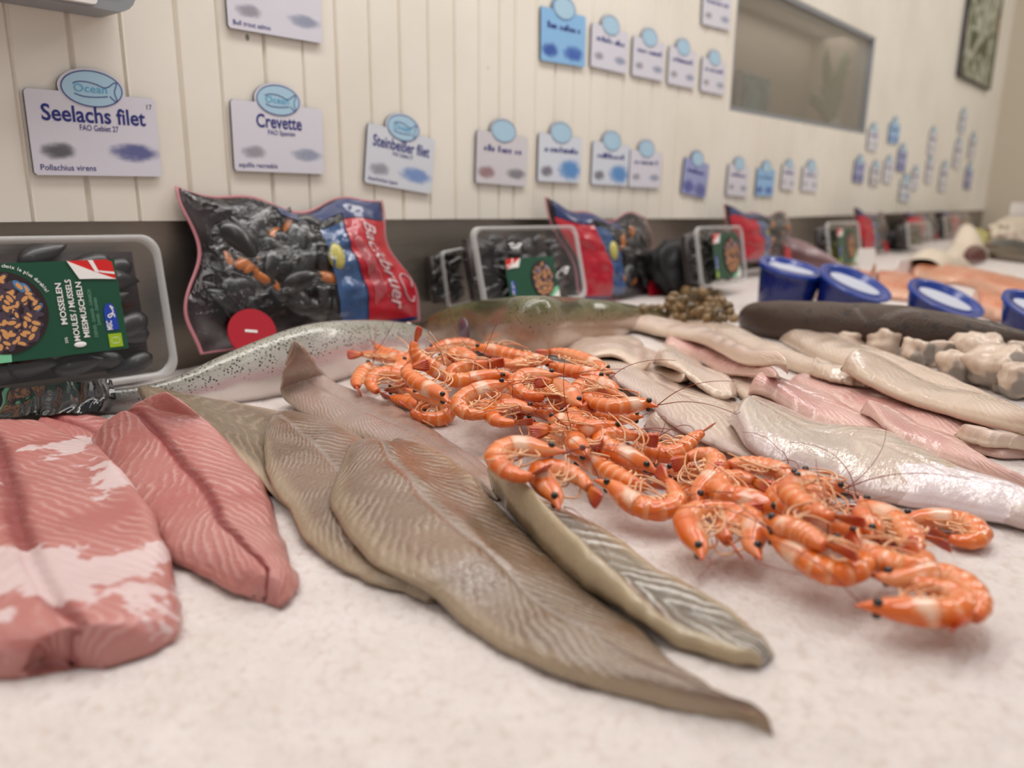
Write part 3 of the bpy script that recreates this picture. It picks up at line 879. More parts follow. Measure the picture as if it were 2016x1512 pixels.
MT['ftrans'] = flesh('translucent_pale_fillet', 'cdb3a4', 'd3bba9', 'e3d2c6', 'b89c92', 'd6c0b6', freq=75, chev=1.5, wamt=.6, mamt=.5, bump=.4, rough=.24, coat=.6)
MT['fcream'] = flesh('cream_fillet', 'ead2c2', 'e4c6b4', 'f2e4d8', 'd8b8a4', 'e8d0ba', freq=85, chev=1.5, wamt=.5, mamt=.25, bump=.35, rough=.28, coat=.5)
MT['fblush'] = flesh('blush_pink_fillet', 'dfa69f', 'e3b3a9', 'f2d6ce', 'f0d8d0', 'e4bcae', freq=80, chev=1.5, wamt=.75, mamt=.7, bump=.4, rough=.26, coat=.5, midw=.07)
MT['fbeige'] = flesh('beige_silver_fillet', 'e0c9b8', 'd6bda9', 'ebe2d8', 'c6ac98', 'd8c0aa', freq=70, chev=1.6, wamt=.35, mamt=.3, bump=.4, rough=.24, coat=.7)
MT['fsalmon'] = flesh('salmon_fillet', 'df7f55', 'e59a75', 'f0c0a2', 'd46f48', 'ecb79a', freq=60, chev=2, wamt=.5, mamt=.2, bump=.3, rough=.3, coat=.4)

# ------------------------------------------------------------------ left and front fillets
G1 = 'pale fillets laid in a fan on the right'
fillet('fish_fillet', [(60, 862, 100, 812), (120, 890, 150, 806), (190, 920, 195, 815), (270, 950, 250, 835)], .012, MT['fpinkskin'], 'small pink fillet end with white film behind the big rose fillets', seed=1)
fillet('fish_fillet', [(290, 806, 270, 758, .043), (340, 836, 350, 772, .034), (430, 880, 425, 783, .018), (500, 935, 490, 794, .008), (560, 1000, 560, 812), (620, 1040, 640, 870)], .010, MT['fbrown'], 'brown ridged fillet with pale tip, lying behind the pink fillet', seed=2)
fillet('fish_fillet', [(176, 862, 330, 808), (205, 930, 424, 836), (250, 1004, 484, 890), (300, 1070, 524, 960), (345, 1112, 538, 1030), (410, 1142, 562, 1085), (468, 1172, 576, 1130), (505, 1188, 550, 1168)], .020, MT['fpink'], 'rose pink fillet with dark red seam, right one of the two', seed=3, seam=.004, pw=2.2, poly=True)
fillet('fish_fillet', [(-150, 862, 50, 836), (-190, 930, 185, 888), (-220, 1010, 278, 972), (-220, 1100, 312, 1060), (-190, 1230, 332, 1128), (-110, 1320, 346, 1190), (20, 1338, 305, 1232), (90, 1312, 200, 1266)], .028, MT['fpinkskin'], 'big rose pink fillet with white film at the left edge of the picture', seed=4, seam=.005, pw=2.2, Mc=61)
fillet('fish_fillet', [(576, 680, 590, 676, .066), (564, 730, 618, 706, .042), (556, 775, 645, 742, .014), (600, 815, 702, 768, .003), (690, 856, 792, 808), (790, 890, 862, 850), (890, 930, 942, 905), (980, 985, 1004, 955)], .010, MT['fgrey2'], 'pinkish grey fillet with upturned tip lying beside the shrimps', seed=5)
fillet('fish_fillet', [(526, 848, 548, 806), (522, 900, 622, 824), (540, 968, 694, 848), (572, 1022, 744, 890), (614, 1080, 792, 950), (692, 1134, 850, 1010), (770, 1162, 920, 1085), (845, 1188, 960, 1150)], .011, MT['fgrey'], 'grey beige fillet half covered by the long front fillet', seed=6, poly=True)
fillet('fish_fillet', [(690, 885, 786, 860), (668, 950, 852, 890), (656, 1002, 904, 925), (692, 1064, 960, 972), (752, 1124, 1014, 1024), (850, 1195, 1092, 1100), (942, 1252, 1172, 1168), (1047, 1309, 1256, 1224), (1162, 1354, 1322, 1300), (1290, 1394, 1402, 1354), (1400, 1414, 1462, 1388), (1510, 1428, 1520, 1420)], .014, MT['fgrey'],
       'long grey beige fillet in the front, its thin tail pointing right', seed=7, N=170, Mc=61, seam=.002)
fillet('fish_fillet', [(965, 962, 1000, 955), (1004, 1012, 1060, 990), (1048, 1064, 1124, 1020), (1120, 1134, 1198, 1056), (1186, 1184, 1266, 1108), (1256, 1228, 1344, 1154), (1332, 1278, 1424, 1200), (1420, 1304, 1484, 1242), (1500, 1312, 1518, 1284)], .012, MT['fsilver'],
       'silver marked fillet with thick curled cream edge over the front fillet', seed=8, N=140, Mc=51, edge=.8,
       curl=lambda s, t: .026 * np.clip(1 - s / .66, 0, 1) ** .8 * np.exp(-((t + .85) / .34) ** 2))

# ------------------------------------------------------------------ pale fillets on the right
def pale(st, th, m, lab, **k): fillet('fish_fillet', st, th * 1.35, MT[m], lab, group=G1, poly=True, **k)
pale([(1535, 672, 1560, 645), (1600, 708, 1642, 652), (1682, 734, 1722, 688), (1752, 754, 1802, 718), (1850, 792, 1902, 758), (1950, 832, 2016, 812), (2040, 862, 2070, 838)], .018, 'fbeige', 'long cream beige fillet with rounded end beside the fish chunks', seed=18, pw=2.0, Mc=51)
pale([(1312, 636, 1320, 612), (1390, 662, 1394, 624), (1452, 692, 1462, 650), (1522, 718, 1532, 684), (1612, 748, 1622, 716), (1705, 774, 1725, 744)], .016, 'fbeige', 'beige silver fillet lying highest left, towards the clams', seed=17, pw=2.0)
pale([(1268, 846, 1292, 812), (1340, 888, 1402, 848), (1430, 926, 1482, 880), (1560, 978, 1580, 930)], .010, 'ftrans', 'greyish pink fillet partly hidden under the white front one', seed=12)
pale([(1132, 718, 1148, 690), (1200, 765, 1212, 708), (1270, 815, 1292, 738), (1332, 860, 1382, 768), (1420, 906, 1472, 800), (1520, 948, 1562, 850)], .010, 'ftrans', 'long translucent pale fillet lying directly beside the shrimps', seed=13, Mc=51)
pale([(1404, 740, 1438, 714), (1422, 764, 1482, 728), (1472, 798, 1522, 744), (1530, 820, 1560, 780)], .014, 'fcream', 'rounded cream fillet end touching the pink fillet', seed=22, pw=2.0)
pale([(1550, 762, 1570, 738), (1600, 792, 1652, 756), (1680, 818, 1742, 762), (1760, 838, 1802, 788), (1852, 872, 1902, 818), (1950, 900, 1970, 852), (2030, 906, 2050, 886)], .012, 'fblush', 'large pink fillet with white seam in the middle of the fan', seed=23, Mc=51)
pale([(1880, 882, 1890, 862), (1940, 892, 1960, 856), (2000, 906, 2040, 874), (2060, 912, 2070, 890)], .010, 'fcream', 'pale beige fillet tail at the right edge below the pink one', seed=28)
pale([(1472, 792, 1484, 746), (1532, 806, 1542, 750), (1602, 838, 1622, 783), (1692, 866, 1694, 816), (1795, 896, 1775, 858)], .013, 'fblush', 'pink striped fillet just behind the white glossy one', seed=24)
pale([(1695, 815, 1702, 803), (1732, 852, 1762, 799), (1782, 884, 1822, 830), (1852, 910, 1884, 870), (1950, 950, 1954, 920), (2040, 984, 2040, 960)], .011, 'fblush', 'pointed pink fillet lying over the other pink fillets', seed=25)
pale([(1434, 838, 1480, 796), (1470, 898, 1548, 806), (1545, 948, 1622, 838), (1640, 972, 1722, 850), (1760, 996, 1812, 882), (1880, 1016, 1904, 932), (2000, 1046, 2012, 965), (2080, 1064, 2085, 1000)], .018, 'fwhite', 'big glossy white fillet with thick white end, nearest the shrimps', seed=26, Mc=61, N=150, pw=2.2)
pale([(1305, 690, 1318, 655), (1370, 712, 1382, 676), (1430, 742, 1452, 700), (1525, 772, 1535, 738)], .011, 'fblush', 'pinkish fillet between the arched cream one and the folded cream one', seed=14)
pale([(1228, 690, 1240, 672), (1262, 720, 1290, 690), (1310, 740, 1330, 705), (1345, 765, 1360, 740)], .012, 'fcream', 'short cream fillet left of the folded cream one', seed=15)
pale([(1286, 722, 1312, 696), (1310, 746, 1362, 706), (1372, 768, 1402, 734), (1440, 792, 1452, 768)], .014, 'fcream', 'folded cream fillet end with fine stripes, left of centre', seed=21, pw=2.0)
pale([(1210, 672, 1218, 645), (1245, 656, 1272, 628), (1310, 662, 1342, 636), (1382, 692, 1402, 658), (1462, 732, 1472, 694), (1545, 760, 1552, 728)], .016, 'fcream', 'arched cream fillet at the top left of the pale fillets', seed=16, pw=2.0)
pale([(1592, 744, 1604, 722), (1640, 758, 1652, 728), (1712, 768, 1722, 740)], .014, 'fbeige', 'tan crumpled fillet flap in the middle of the pale fillets', seed=19, lump=.007)
pale([(1655, 745, 1676, 712), (1702, 778, 1762, 734), (1782, 804, 1852, 770), (1882, 834, 1952, 800), (2016, 874, 2050, 838), (2060, 890, 2090, 860)], .018, 'fbeige', 'shiny rolled silvery fillet running out at the right edge', seed=20, pw=1.8)
pale([(1066, 695, 1098, 668), (1140, 705, 1168, 657), (1225, 712, 1228, 662), (1280, 735, 1270, 680)], .012, 'fcream', 'cream fillet end right behind the top of the shrimp pile', seed=11)

# silver trout, head to the right behind the shrimps
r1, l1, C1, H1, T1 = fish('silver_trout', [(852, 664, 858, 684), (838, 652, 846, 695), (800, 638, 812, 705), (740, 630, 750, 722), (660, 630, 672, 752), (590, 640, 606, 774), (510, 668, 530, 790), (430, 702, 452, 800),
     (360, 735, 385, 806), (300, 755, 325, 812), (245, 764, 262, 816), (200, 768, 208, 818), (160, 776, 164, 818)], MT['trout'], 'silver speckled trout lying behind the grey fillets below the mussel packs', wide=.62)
e = sphere_geo(at_dist(836, 664, C1[2] - nrm(C1[2] - EYE) * .012) - l1, .0035); mesh_obj('eye', e[0], e[1], MT['black'], r1)
g = sphere_geo((0, 0, 0), (.018, .004, .024)); gv = np.array(g[0]); 
gp = at_dist(806, 668, C1[8] - nrm(C1[8] - EYE) * .0195) - l1
R_ = np.stack([T1[8], nrm(np.cross(T1[8], (0, 0, 1.0))), np.array((0, 0, 1.0))], 1)
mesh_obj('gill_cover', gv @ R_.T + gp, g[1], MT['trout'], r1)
fd = C1[14] - nrm(C1[14] - EYE) * .024
fin('pectoral_fin', r1, l1, [at_dist(*q, fd) for q in ((795, 672), (775, 667), (752, 675), (741, 690), (760, 698), (785, 692))], MT['finclear'])
fd = C1[-1]
fin('tail_fin', r1, l1, [at_dist(*q, fd) for q in ((166, 780), (135, 774), (110, 778), (122, 796), (108, 815), (140, 818), (166, 814))], MT['finbrown'], .002)
# olive trout, head to the left
r2, l2, C2, H2, T2 = fish('olive_trout', [(822, 642, 828, 655), (838, 626, 846, 668), (880, 606, 890, 684), (950, 590, 960, 700), (1040, 582, 1052, 706), (1120, 585, 1130, 696), (1190, 592, 1200, 676), (1250, 602, 1256, 650), (1300, 612, 1302, 636), (1330, 618, 1332, 634)],
     MT['trout2'], 'olive green trout with dark head lying behind the shrimp pile', wide=.62)
e = sphere_geo(at_dist(866, 634, C2[6] - nrm(C2[6] - EYE) * .02) - l2, .004); mesh_obj('eye', e[0], e[1], MT['black'], r2)
gp = at_dist(912, 656, C2[18] - nrm(C2[18] - EYE) * .024) - l2
R_ = np.stack([T2[18], nrm(np.cross(T2[18], (0, 0, 1.0))), np.array((0, 0, 1.0))], 1)
g = sphere_geo((0, 0, 0), (.026, .005, .022)); mesh_obj('gill_cover', np.array(g[0]) @ R_.T + gp, g[1], MT['gill'], r2)
fd = C2[-2]
fin('tail_fin', r2, l2, [at_dist(*q, fd) for q in ((1322, 616), (1365, 604), (1378, 608), (1366, 624), (1380, 640), (1362, 644), (1322, 636))], MT['finbrown'], .002)

# ------------------------------------------------------------------ dark fish, mauve fish, salmon, chunks, tubs
r3, l3, C3, H3, T3 = fish('dark_brown_fish', [(1462, 618, 1464, 640), (1476, 598, 1488, 656), (1530, 592, 1540, 672), (1640, 594, 1645, 688), (1740, 598, 1745, 700), (1830, 610, 1830, 708), (1920, 627, 1915, 714), (2016, 652, 2010, 716), (2090, 676, 2084, 722)],
     MT['dark'], 'long dark brown fish lying in front of the blue tubs', wide=.85, lumps=.045)
e = sphere_geo(at_dist(1500, 612, C3[4] - nrm(C3[4] - EYE) * .03) - l3, .006); mesh_obj('eye', e[0], e[1], MT['black'], r3)
# ------------------------------------------------------------------ cooked shrimps
def shrimp_mat(name, shell, pale_, tipc):
    t = NT(name); uv = t.sep(t.coord('UV')); u, v = uv[0], uv[1]; ob = t.coord()
    inf = t.n('ShaderNodeObjectInfo').outputs['Random']
    nz = t.noise(ob, 130, 3); big = t.noise(ob, 60, 2)
    a = t.mix(t.step(big, .35, .7), lin(shell), lin('e87a28'))
    a = t.mix(t.math('MULTIPLY', inf, .35), a, lin('de7a3a'))
    # pale joints on the tail segments (u runs 0 head .. 1 tail)
    seg = t.math('FRACT', t.math('MULTIPLY', t.math('SUBTRACT', u, .40), 11.5))
    band = t.math('MULTIPLY', t.math('MULTIPLY', t.step(seg, .50, .98), t.step(u, .40, .43)), t.step(u, .84, .78))
    a = t.mix(t.math('MULTIPLY', band, .42), a, lin(pale_))
    bel = t.step(v, .30, .12)                       # underside paler
    a = t.mix(t.math('MULTIPLY', bel, .6), a, lin('eba878'))
    a = t.mix(t.math('MULTIPLY', t.step(u, .20, .30), t.math('MULTIPLY', t.step(u, .42, .34), t.step(big, .42, .6))), a, lin('ebc0a4'))
    a = t.mix(t.step(u, .86, 1.0), a, lin(tipc))
    a = t.mix(t.step(u, .08, 0.0), a, lin('d2622a'))
    fr = t.math('LESS_THAN', t.voro(ob, 420), t.math('MULTIPLY', nz, .28))
    a = t.mix(t.math('MULTIPLY', fr, .5), a, lin('b1481c'))
    t.set(Base_Color=a, Roughness=.24, Coat_Weight=.5, Coat_Roughness=.08, Subsurface_Weight=.18, Subsurface_Radius=(.008, .003, .001), Subsurface_Scale=.5)
    t.bump(t.math('ADD', nz, big), .2, .0012)
    return t.m
MT['shrimp'] = shrimp_mat('cooked_shrimp_shell', 'de6412', 'f2c294', 'bb3d16')
MT['shrimptail'] = shrimp_mat('cooked_shrimp_tail', 'de6826', 'e5894a', 'bd3c1a')
MT['legs'] = plain('shrimp_legs', 'efb98c', .35, coat=.3)
MT['legs2'] = plain('shrimp_legs_orange', 'e08a52', .35, coat=.3)
MT['ant'] = plain('antenna_dark_red', '8a2f1a', .4)
def rnd_dir(r): return nrm(np.array((r.gauss(0, 1), r.gauss(0, 1), r.gauss(0, .5))))
SHRIMP_N = 0
def shrimp(px, label, length=.098, lift=.0, rad=.0080, ant=2, tilt=None, legs=6, flip=False, fan=True, hide_eye=0, group='cooked shrimps in the pile'):
    global SHRIMP_N
    SHRIMP_N += 1
    r = random.Random(100 + SHRIMP_N)
    px = np.array(px, float)
    path = crom(px, 40)
    k0 = int(np.argmax(path[:, 1]))
    anchor = hit(path[k0][0], path[k0][1], rad * .75 + lift)
    if path[:, 1].mean() > 1120: tmax = 7
    elif path[:, 1].mean() > 900 and tilt is None: tmax = 20
    else: tmax = 52
    hd = np.array((anchor[0], anchor[1], 0)); hd = -nrm(hd)      # horizontal, towards the camera
    best = None
    cand = np.radians(np.arange(0, tmax, 3)) if tilt is None else [math.radians(tilt)]
    for th in cand:
        n = np.array((0, 0, 1.0)) * math.cos(th) + hd * math.sin(th)
        P = []
        for q in path:
            d = ray(*q); P.append(EYE + d * (((anchor - EYE) @ n) / (d @ n)))
        P = np.array(P); L = np.linalg.norm(np.diff(P, axis=0), axis=1).sum()
        sc = abs(L - length)
        if best is None or sc < best[0]: best = (sc, P, n, L)
    P, n = best[1], best[2]
    # lift clear of what lies below
    under = hmax3(P[:, 0], P[:, 1]); need = np.percentile(under + rad * .55 - P[:, 2], 80)
    need = min(need, .012)
    if need > 0: P = EYE + (P - EYE) * (1 - need / (HC - P[:, 2].mean()))
    Nn = 56
    C, L = resample(P, Nn)
    C = C.copy()
    for _ in range(2): C[1:-1] = (C[:-2] + 2 * C[1:-1] + C[2:]) / 4
    T = np.gradient(C, axis=0); T /= np.linalg.norm(T, axis=1)[:, None]
    turn = sum(np.cross(T[i], T[i + 1]) @ n for i in range(Nn - 1))
    D = np.cross(n[None], T); D /= np.linalg.norm(D, axis=1)[:, None]
    if turn > 0: D = -D                                          # dorsal side lies outside the bend
    if flip: D = -D
    s = np.linspace(0, 1, Nn)
    R = np.interp(s, [0, .03, .09, .16, .26, .36, .42, .5, .6, .72, .82, .90, .94], [.10, .20, .48, .72, .96, 1.02, 1.0, 1.0, .94, .82, .68, .52, .40]) * rad
    seg = ((s - .40) * 11.5) % 1.0
    R = np.where((s > .40) & (s < .86), R * (1 + .12 * (seg - .5)), R)
    loc = anchor.copy(); loc[2] = C[:, 2].min() - rad * .6
    root = empty('shrimp', loc=loc); tag(root, label, 'shrimp', group)
    K = 16
    def shell(name, i0, i1, grow):
        V, uv = [], []
        for i in range(i0, i1):
            rr = R[i] * grow
            cc = C[i] + D[i] * (0 if s[i] > .12 else (.12 - s[i]) * rad * 4)      # the beak rises along the back
            for j in range(K):
                w = 2 * math.pi * j / K
                V.append(cc + D[i] * math.cos(w) * rr * 1.05 + n * math.sin(w) * rr * .86)
                uv.append((s[i], .5 + .5 * math.cos(w)))
        m = i1 - i0
        f = grid_faces(m, K, True) + [tuple(range(K))[::-1], tuple((m - 1) * K + j for j in range(K))]
        mesh_obj(name, np.array(V) - loc, f, MT['shrimp'], root, uvs=uv)
        Vs = np.array(V); Vs[:, 2] = np.minimum(Vs[:, 2], anchor[2] + .016); splat(Vs)
    ic = int(.40 * Nn)
    shell('carapace', 0, ic + 1, 1.03)
    shell('abdomen', ic - 1, int(.93 * Nn), 1.0)
    # tail fan
    i = int(.91 * Nn); m = MB()
    Tt = nrm(C[-1] - C[i - 2]); Ln = max(np.linalg.norm(C[-1] - C[i]), .016) * 1.15
    for a in (-.27, -.13, 0, .13, .27):
        ax = nrm(Tt * math.cos(a) + (n * .75 + D[i] * .45) * math.sin(a)); wd = nrm(np.cross(ax, D[i] * .8 - n * .6))
        pts = []
        for q, w in ((0, .0014), (.3, .0026), (.65, .0030), (.9, .0019), (1, .0004)): pts.append((C[i] + ax * Ln * q - D[i] * .0008, w))
        v = []; uv = []
        for q, (c, w) in zip((0, .3, .65, .9, 1), pts):
            nn = np.cross(ax, wd)
            v += [c + wd * w, c + nn * w * .28, c - wd * w, c - nn * w * .28]; uv += [(.86 + .16 * q, .6)] * 4
        f = grid_faces(5, 4, True) + [(3, 2, 1, 0), (16, 17, 18, 19)]
        m.add(np.array(v) - loc, f, 0, uv)
    if fan: m.build('tail_fan', MT['shrimptail'], root, uv=True)
    # eyes on both sides of the head
    ie = int(.115 * Nn)
    for sg in (1, -1):
        c = C[ie] + D[ie] * R[ie] * .55 + n * sg * R[ie] * .84 - loc
        g = sphere_geo(c, rad * .31, 8, 10); mesh_obj('eye', g[0], g[1], MT['black'], root)
    # legs
    for q in range(legs):
        i = int((.16 + .20 * q / max(legs - 1, 1)) * Nn); sg = 1 if q % 3 else -1
        p0 = C[i] - D[i] * R[i] * .8 + n * sg * R[i] * .3
        d = nrm(-D[i] + T[i] * r.uniform(-.9, 1.2) + n * sg * r.uniform(.0, .5)); b = nrm(-D[i] * .3 + T[i] * r.uniform(.4, 1.6) + n * r.uniform(-.3, .3))
        l1 = r.uniform(.008, .014)
        pts = crom([p0, p0 + d * l1, p0 + d * l1 * 1.25 + b * l1 * .8, p0 + d * l1 * 1.1 + b * l1 * 1.9], 9)
        v, f = tube_geo(pts - loc, np.linspace(.0009, .00045, 9), 5)
        mesh_obj('leg', v, f, MT['legs'] if r.random() < .75 else MT['legs2'], root)
    for q in range(5):
        i = int((.46 + .32 * q / 4) * Nn)
        p0 = C[i] - D[i] * R[i] * .85
        d = nrm(-D[i] + T[i] * r.uniform(-.9, .1) + n * r.uniform(-.2, .4))
        pts = crom([p0, p0 + d * .005, p0 + d * .0085 - T[i] * .003], 6)
        v, f = tube_geo(pts - loc, [.0010, .0013, .0014, .0012, .0008, .0003], 5)
        mesh_obj('swimmeret', v, f, MT['legs'], root)
    # antennae: long thin whips trailing over the pile
    for q in range(ant):
        p = C[1].copy(); d = nrm(-T[2] + n * .3 + rnd_dir(r) * .5); pts = [p]
        bend = rnd_dir(r) * .35; Lq = r.uniform(.03, .085); m_ = 16
        for k in range(m_):
            d = nrm(d + bend * .22 + np.array((0, 0, -.06 if k > 2 else .03)))
            p = p + d * Lq / m_
            h = float(hget(p[0], p[1])) + .0015
            if p[2] < h: p[2] = h; d[2] = max(d[2], .0)
            pts.append(p.copy())
        v, f = tube_geo(crom(pts, 40) - loc, np.linspace(.0004, .0002, 40), 4)
        mesh_obj('antenna', v, f, MT['ant'], root)
    return root

S = shrimp
# shells glimpsed underneath
HID = 'shrimp buried under the others, only bits of shell showing between them'
for pts in ([(760,770),(790,765),(820,775),(850,785)], [(900,735),(930,730),(960,735),(990,745)], [(850,705),(880,710),(905,722),(930,735)], [(960,770),(990,785),(1020,790),(1050,795)],
            [(1080,790),(1110,800),(1140,805),(1170,806)], [(1100,760),(1130,775),(1165,785),(1195,780)], [(1040,760),(1065,765),(1090,775),(1110,790)], [(780,740),(800,750),(830,760),(855,770)],
            [(1190,900),(1220,915),(1255,925),(1290,935)], [(1330,950),(1350,970),(1380,985),(1410,990)], [(1420,930),(1450,945),(1480,960),(1510,965)], [(1560,970),(1590,985),(1620,995),(1650,1000)],
            [(1600,1030),(1640,1045),(1680,1060),(1720,1068)], [(1230,880),(1260,890),(1290,900),(1320,905)], [(1120,865),(1150,872),(1180,880),(1205,890)], [(1540,1000),(1570,1010),(1600,1022),(1630,1040)],
            [(1700,1010),(1725,1025),(1745,1045),(1760,1065)], [(920,790),(950,800),(985,805),(1015,815)]):
    S(pts, HID, length=.085, ant=1, legs=4, group='shrimps buried in the pile')
# far heap, bottom layer first
S([(830,714),(800,707),(770,699),(752,690),(737,678)], 'shrimp buried in the far heap with only its red tail poking out left', length=.08, ant=0, legs=2)
S([(762,742),(785,727),(797,710),(804,696)], 'shrimp in the far heap showing an upright brown orange tail', length=.07, ant=0, legs=2)
S([(1205,737),(1170,717),(1130,700),(1092,692),(1072,696)], 'brownish shrimp at the back right rim of the far heap', ant=1)
S([(838,692),(858,685),(888,677),(918,675),(942,682),(958,692)], 'orange shrimp at the back of the far heap with two eyes facing left', ant=1)
S([(1066,742),(1036,730),(1008,720),(985,712),(970,716)], 'orange shrimp mostly hidden in the middle of the far heap', length=.08, ant=0, legs=3)
S([(922,686),(945,685),(975,690),(1005,697),(1035,702),(1058,702),(1074,696)], 'long striped orange shrimp on the top back of the far heap', ant=1)
S([(1084,713),(1060,709),(1035,713),(1010,718),(985,716)], 'shrimp head with two eyes stacked, back right of the far heap', length=.07, ant=1)
S([(1202,748),(1170,739),(1130,731),(1095,723),(1073,713)], 'straight shrimp pointing right over the pale fillet, upper one', ant=2)
S([(800,716),(775,706),(745,701),(720,697),(702,698)], 'shrimp with its red tail pointing left by the silver trout', length=.08, ant=1)
S([(945,719),(925,706),(905,694),(888,698),(892,708)], 'pinkish shrimp lying belly up at the back of the far heap', length=.07, ant=1, legs=5)
S([(736,714),(722,724),(710,738),(702,752),(704,766)], 'shrimp at the left edge of the far heap with one eye showing', length=.075, ant=2)
S([(824,760),(797,740),(757,734),(735,742),(730,757),(741,770),(754,776)], 'curled shrimp at the left of the far heap with tail turned down', ant=1)
S([(850,800),(820,795),(790,788),(765,782)], 'shrimp half hidden under the left front of the far heap', length=.07, ant=0, legs=2)
S([(1058,817),(1028,803),(1000,790),(1020,798),(1000,812)], 'shrimp hidden beneath the middle of the far heap', length=.08, ant=0, legs=2)
S([(1120,815),(1085,812),(1050,805),(1020,800)], 'dark orange shrimp deep in the middle of the far heap', length=.08, ant=0, legs=2)
S([(905,757),(884,742),(858,727),(836,714),(820,700),(815,682),(820,664)], 'striped shrimp whose tail stands straight up at the back', ant=1, tilt=70)
S([(1010,758),(975,760),(940,770),(914,782),(903,798),(916,812),(942,817),(972,816)], 'shrimp with pale legs fanned upward, tail turned to the right', ant=1)
S([(1262,818),(1235,821),(1200,820),(1165,813),(1143,808)], 'shrimp lying behind the curled one at the right of the far heap', ant=1)
S([(1226,786),(1205,767),(1178,755),(1150,755),(1134,770),(1136,786),(1152,788)], 'arched shrimp with drooping legs at the right of the far heap', ant=1)
S([(1298,798),(1270,795),(1240,798),(1210,801),(1180,796),(1155,787),(1140,784)], 'shrimp pointing right onto the pale fillet with two dark eyes', ant=2)
S([(1138,800),(1128,783),(1112,766),(1095,752),(1078,753)], 'shrimp with its head turned down in the right of the far heap', length=.085, ant=1)
S([(1108,742),(1070,739),(1035,740),(1014,753),(1022,771),(1052,780),(1088,782)], 'wide curled shrimp opening right with a tuft of pale legs', ant=2)
S([(1055,812),(1025,801),(992,801),(968,812),(976,827),(1000,833),(1028,832)], 'shiny curled shrimp at the lower front of the far heap', ant=1)
S([(795,772),(830,779),(862,787),(882,803),(876,821),(850,825),(822,818),(800,800)], 'ring curled shrimp at the lower left front of the far heap', ant=1)
S([(890,790),(866,776),(840,763),(815,748),(801,733),(805,723),(826,721)], 'shrimp lying diagonally in the left of the far heap, eye low right', ant=1)
S([(1013,733),(980,738),(945,745),(910,750),(890,744),(893,732),(915,722),(945,717),(976,714)], 'striped shrimp folded double on top centre of the far heap', ant=1)
# between the heaps
S([(1032,836),(1060,845),(1090,858),(1115,872),(1130,884)], 'shrimp with long pale legs on the slope below the far heap', ant=2)
S([(1148,852),(1120,848),(1095,846),(1077,848)], 'shrimp tail segment showing below the pair of facing heads', length=.06, ant=0, legs=1)
S([(1076,828),(1100,829),(1130,832),(1162,840)], 'shrimp head facing left with two eyes above the bare ice', length=.07, ant=2)
S([(1242,846),(1210,841),(1180,843),(1150,842),(1131,826),(1131,809),(1154,803)], 'curled shrimp with its tail tip raised at the left, below the far heap', ant=2)
# middle heap
S([(1162,896),(1140,881),(1133,866),(1150,858),(1170,869)], 'pinkish shrimp seen end on in the middle heap', length=.07, ant=0, legs=3)
S([(1112,896),(1070,886),(1035,879),(1000,881),(977,896),(984,915),(1005,931),(1035,939),(1060,927)], 'wide hook shaped shrimp at the far left of the middle heap', ant=2)
S([(1570,946),(1530,926),(1490,916),(1450,913),(1428,919)], 'orange shrimp along the back of the middle heap by the white fillet', ant=1)
S([(1302,857),(1281,865),(1272,879),(1292,891),(1322,894),(1347,880),(1366,862),(1392,846)], 'shrimp bent in a U with bright tail raised at the right', ant=2)
S([(1300,926),(1265,911),(1230,896),(1196,881),(1182,866),(1197,856),(1230,856),(1272,863)], 'large hook shaped shrimp in the left of the middle heap', ant=1)
S([(1122,896),(1150,906),(1185,921),(1220,939),(1252,953),(1276,958),(1290,956)], 'straight banded shrimp facing left with two eyes', ant=2)
S([(1316,931),(1340,926),(1368,929),(1396,936)], 'shrimp head with two eyes peeping from the centre of the middle heap', length=.06, ant=2)
S([(1176,940),(1205,957),(1237,984),(1272,1001),(1308,1004),(1332,988),(1324,960),(1306,935)], 'large curled shrimp with two eyes, front left of the middle heap', ant=2)
S([(1560,1012),(1520,1000),(1480,986),(1440,978),(1416,966),(1425,946),(1460,940),(1502,955)], 'big broad shrimp with its legs up, centre right', ant=1, rad=.009)
S([(1365,994),(1378,966),(1398,945),(1411,920),(1404,899),(1375,894),(1340,908)], 'shrimp hanging head down in the centre of the middle heap', ant=2)
S([(1112,1001),(1093,976),(1071,951),(1062,931),(1085,922),(1120,930),(1150,950),(1169,973)], 'arched shrimp alone on the ice, head down with two eyes', ant=2)
# right heap
S([(1662,963),(1635,959),(1610,956),(1590,951)], 'shrimp head with two red rimmed eyes against the white fillet', length=.06, ant=2)
S([(1712,1066),(1680,1049),(1630,1031),(1580,1013),(1537,986),(1526,966),(1552,953)], 'big smooth orange shrimp under the small curved one', ant=1, rad=.0085)
S([(1572,926),(1590,950),(1606,978),(1600,1000)], 'translucent pink shrimp head standing up in the right heap', length=.06, ant=1)
S([(1600,950),(1572,948),(1557,958),(1563,978),(1592,998),(1626,1014),(1665,1023)], 'slim curved shrimp lying on top of the right heap', ant=1)
S([(1735,1021),(1770,1036),(1800,1050),(1826,1061)], 'pink shrimp end with a white band, right side of the right heap', length=.06, ant=0, legs=1)
S([(1683,978),(1712,1000),(1747,1015),(1780,1040),(1798,1069),(1790,1096),(1765,1095)], 'yellowish shrimp with pale legs spread, right side of the right heap', ant=2)
S([(1730,1056),(1710,1032),(1697,1011),(1690,998)], 'shrimp with its dark pink tail sticking up in the right heap', length=.06, ant=0, legs=1)
S([(1625,1056),(1660,1071),(1700,1086),(1740,1105),(1780,1117),(1813,1113),(1823,1097),(1802,1082)], 'pink orange shrimp curling right at the lower edge of the right heap', ant=2)
S([(1395,1101),(1378,1076),(1358,1046),(1352,1021),(1371,1006),(1400,1001),(1440,999),(1472,1003)], 'shrimp curved over the ice, head down left of its twin', ant=1)
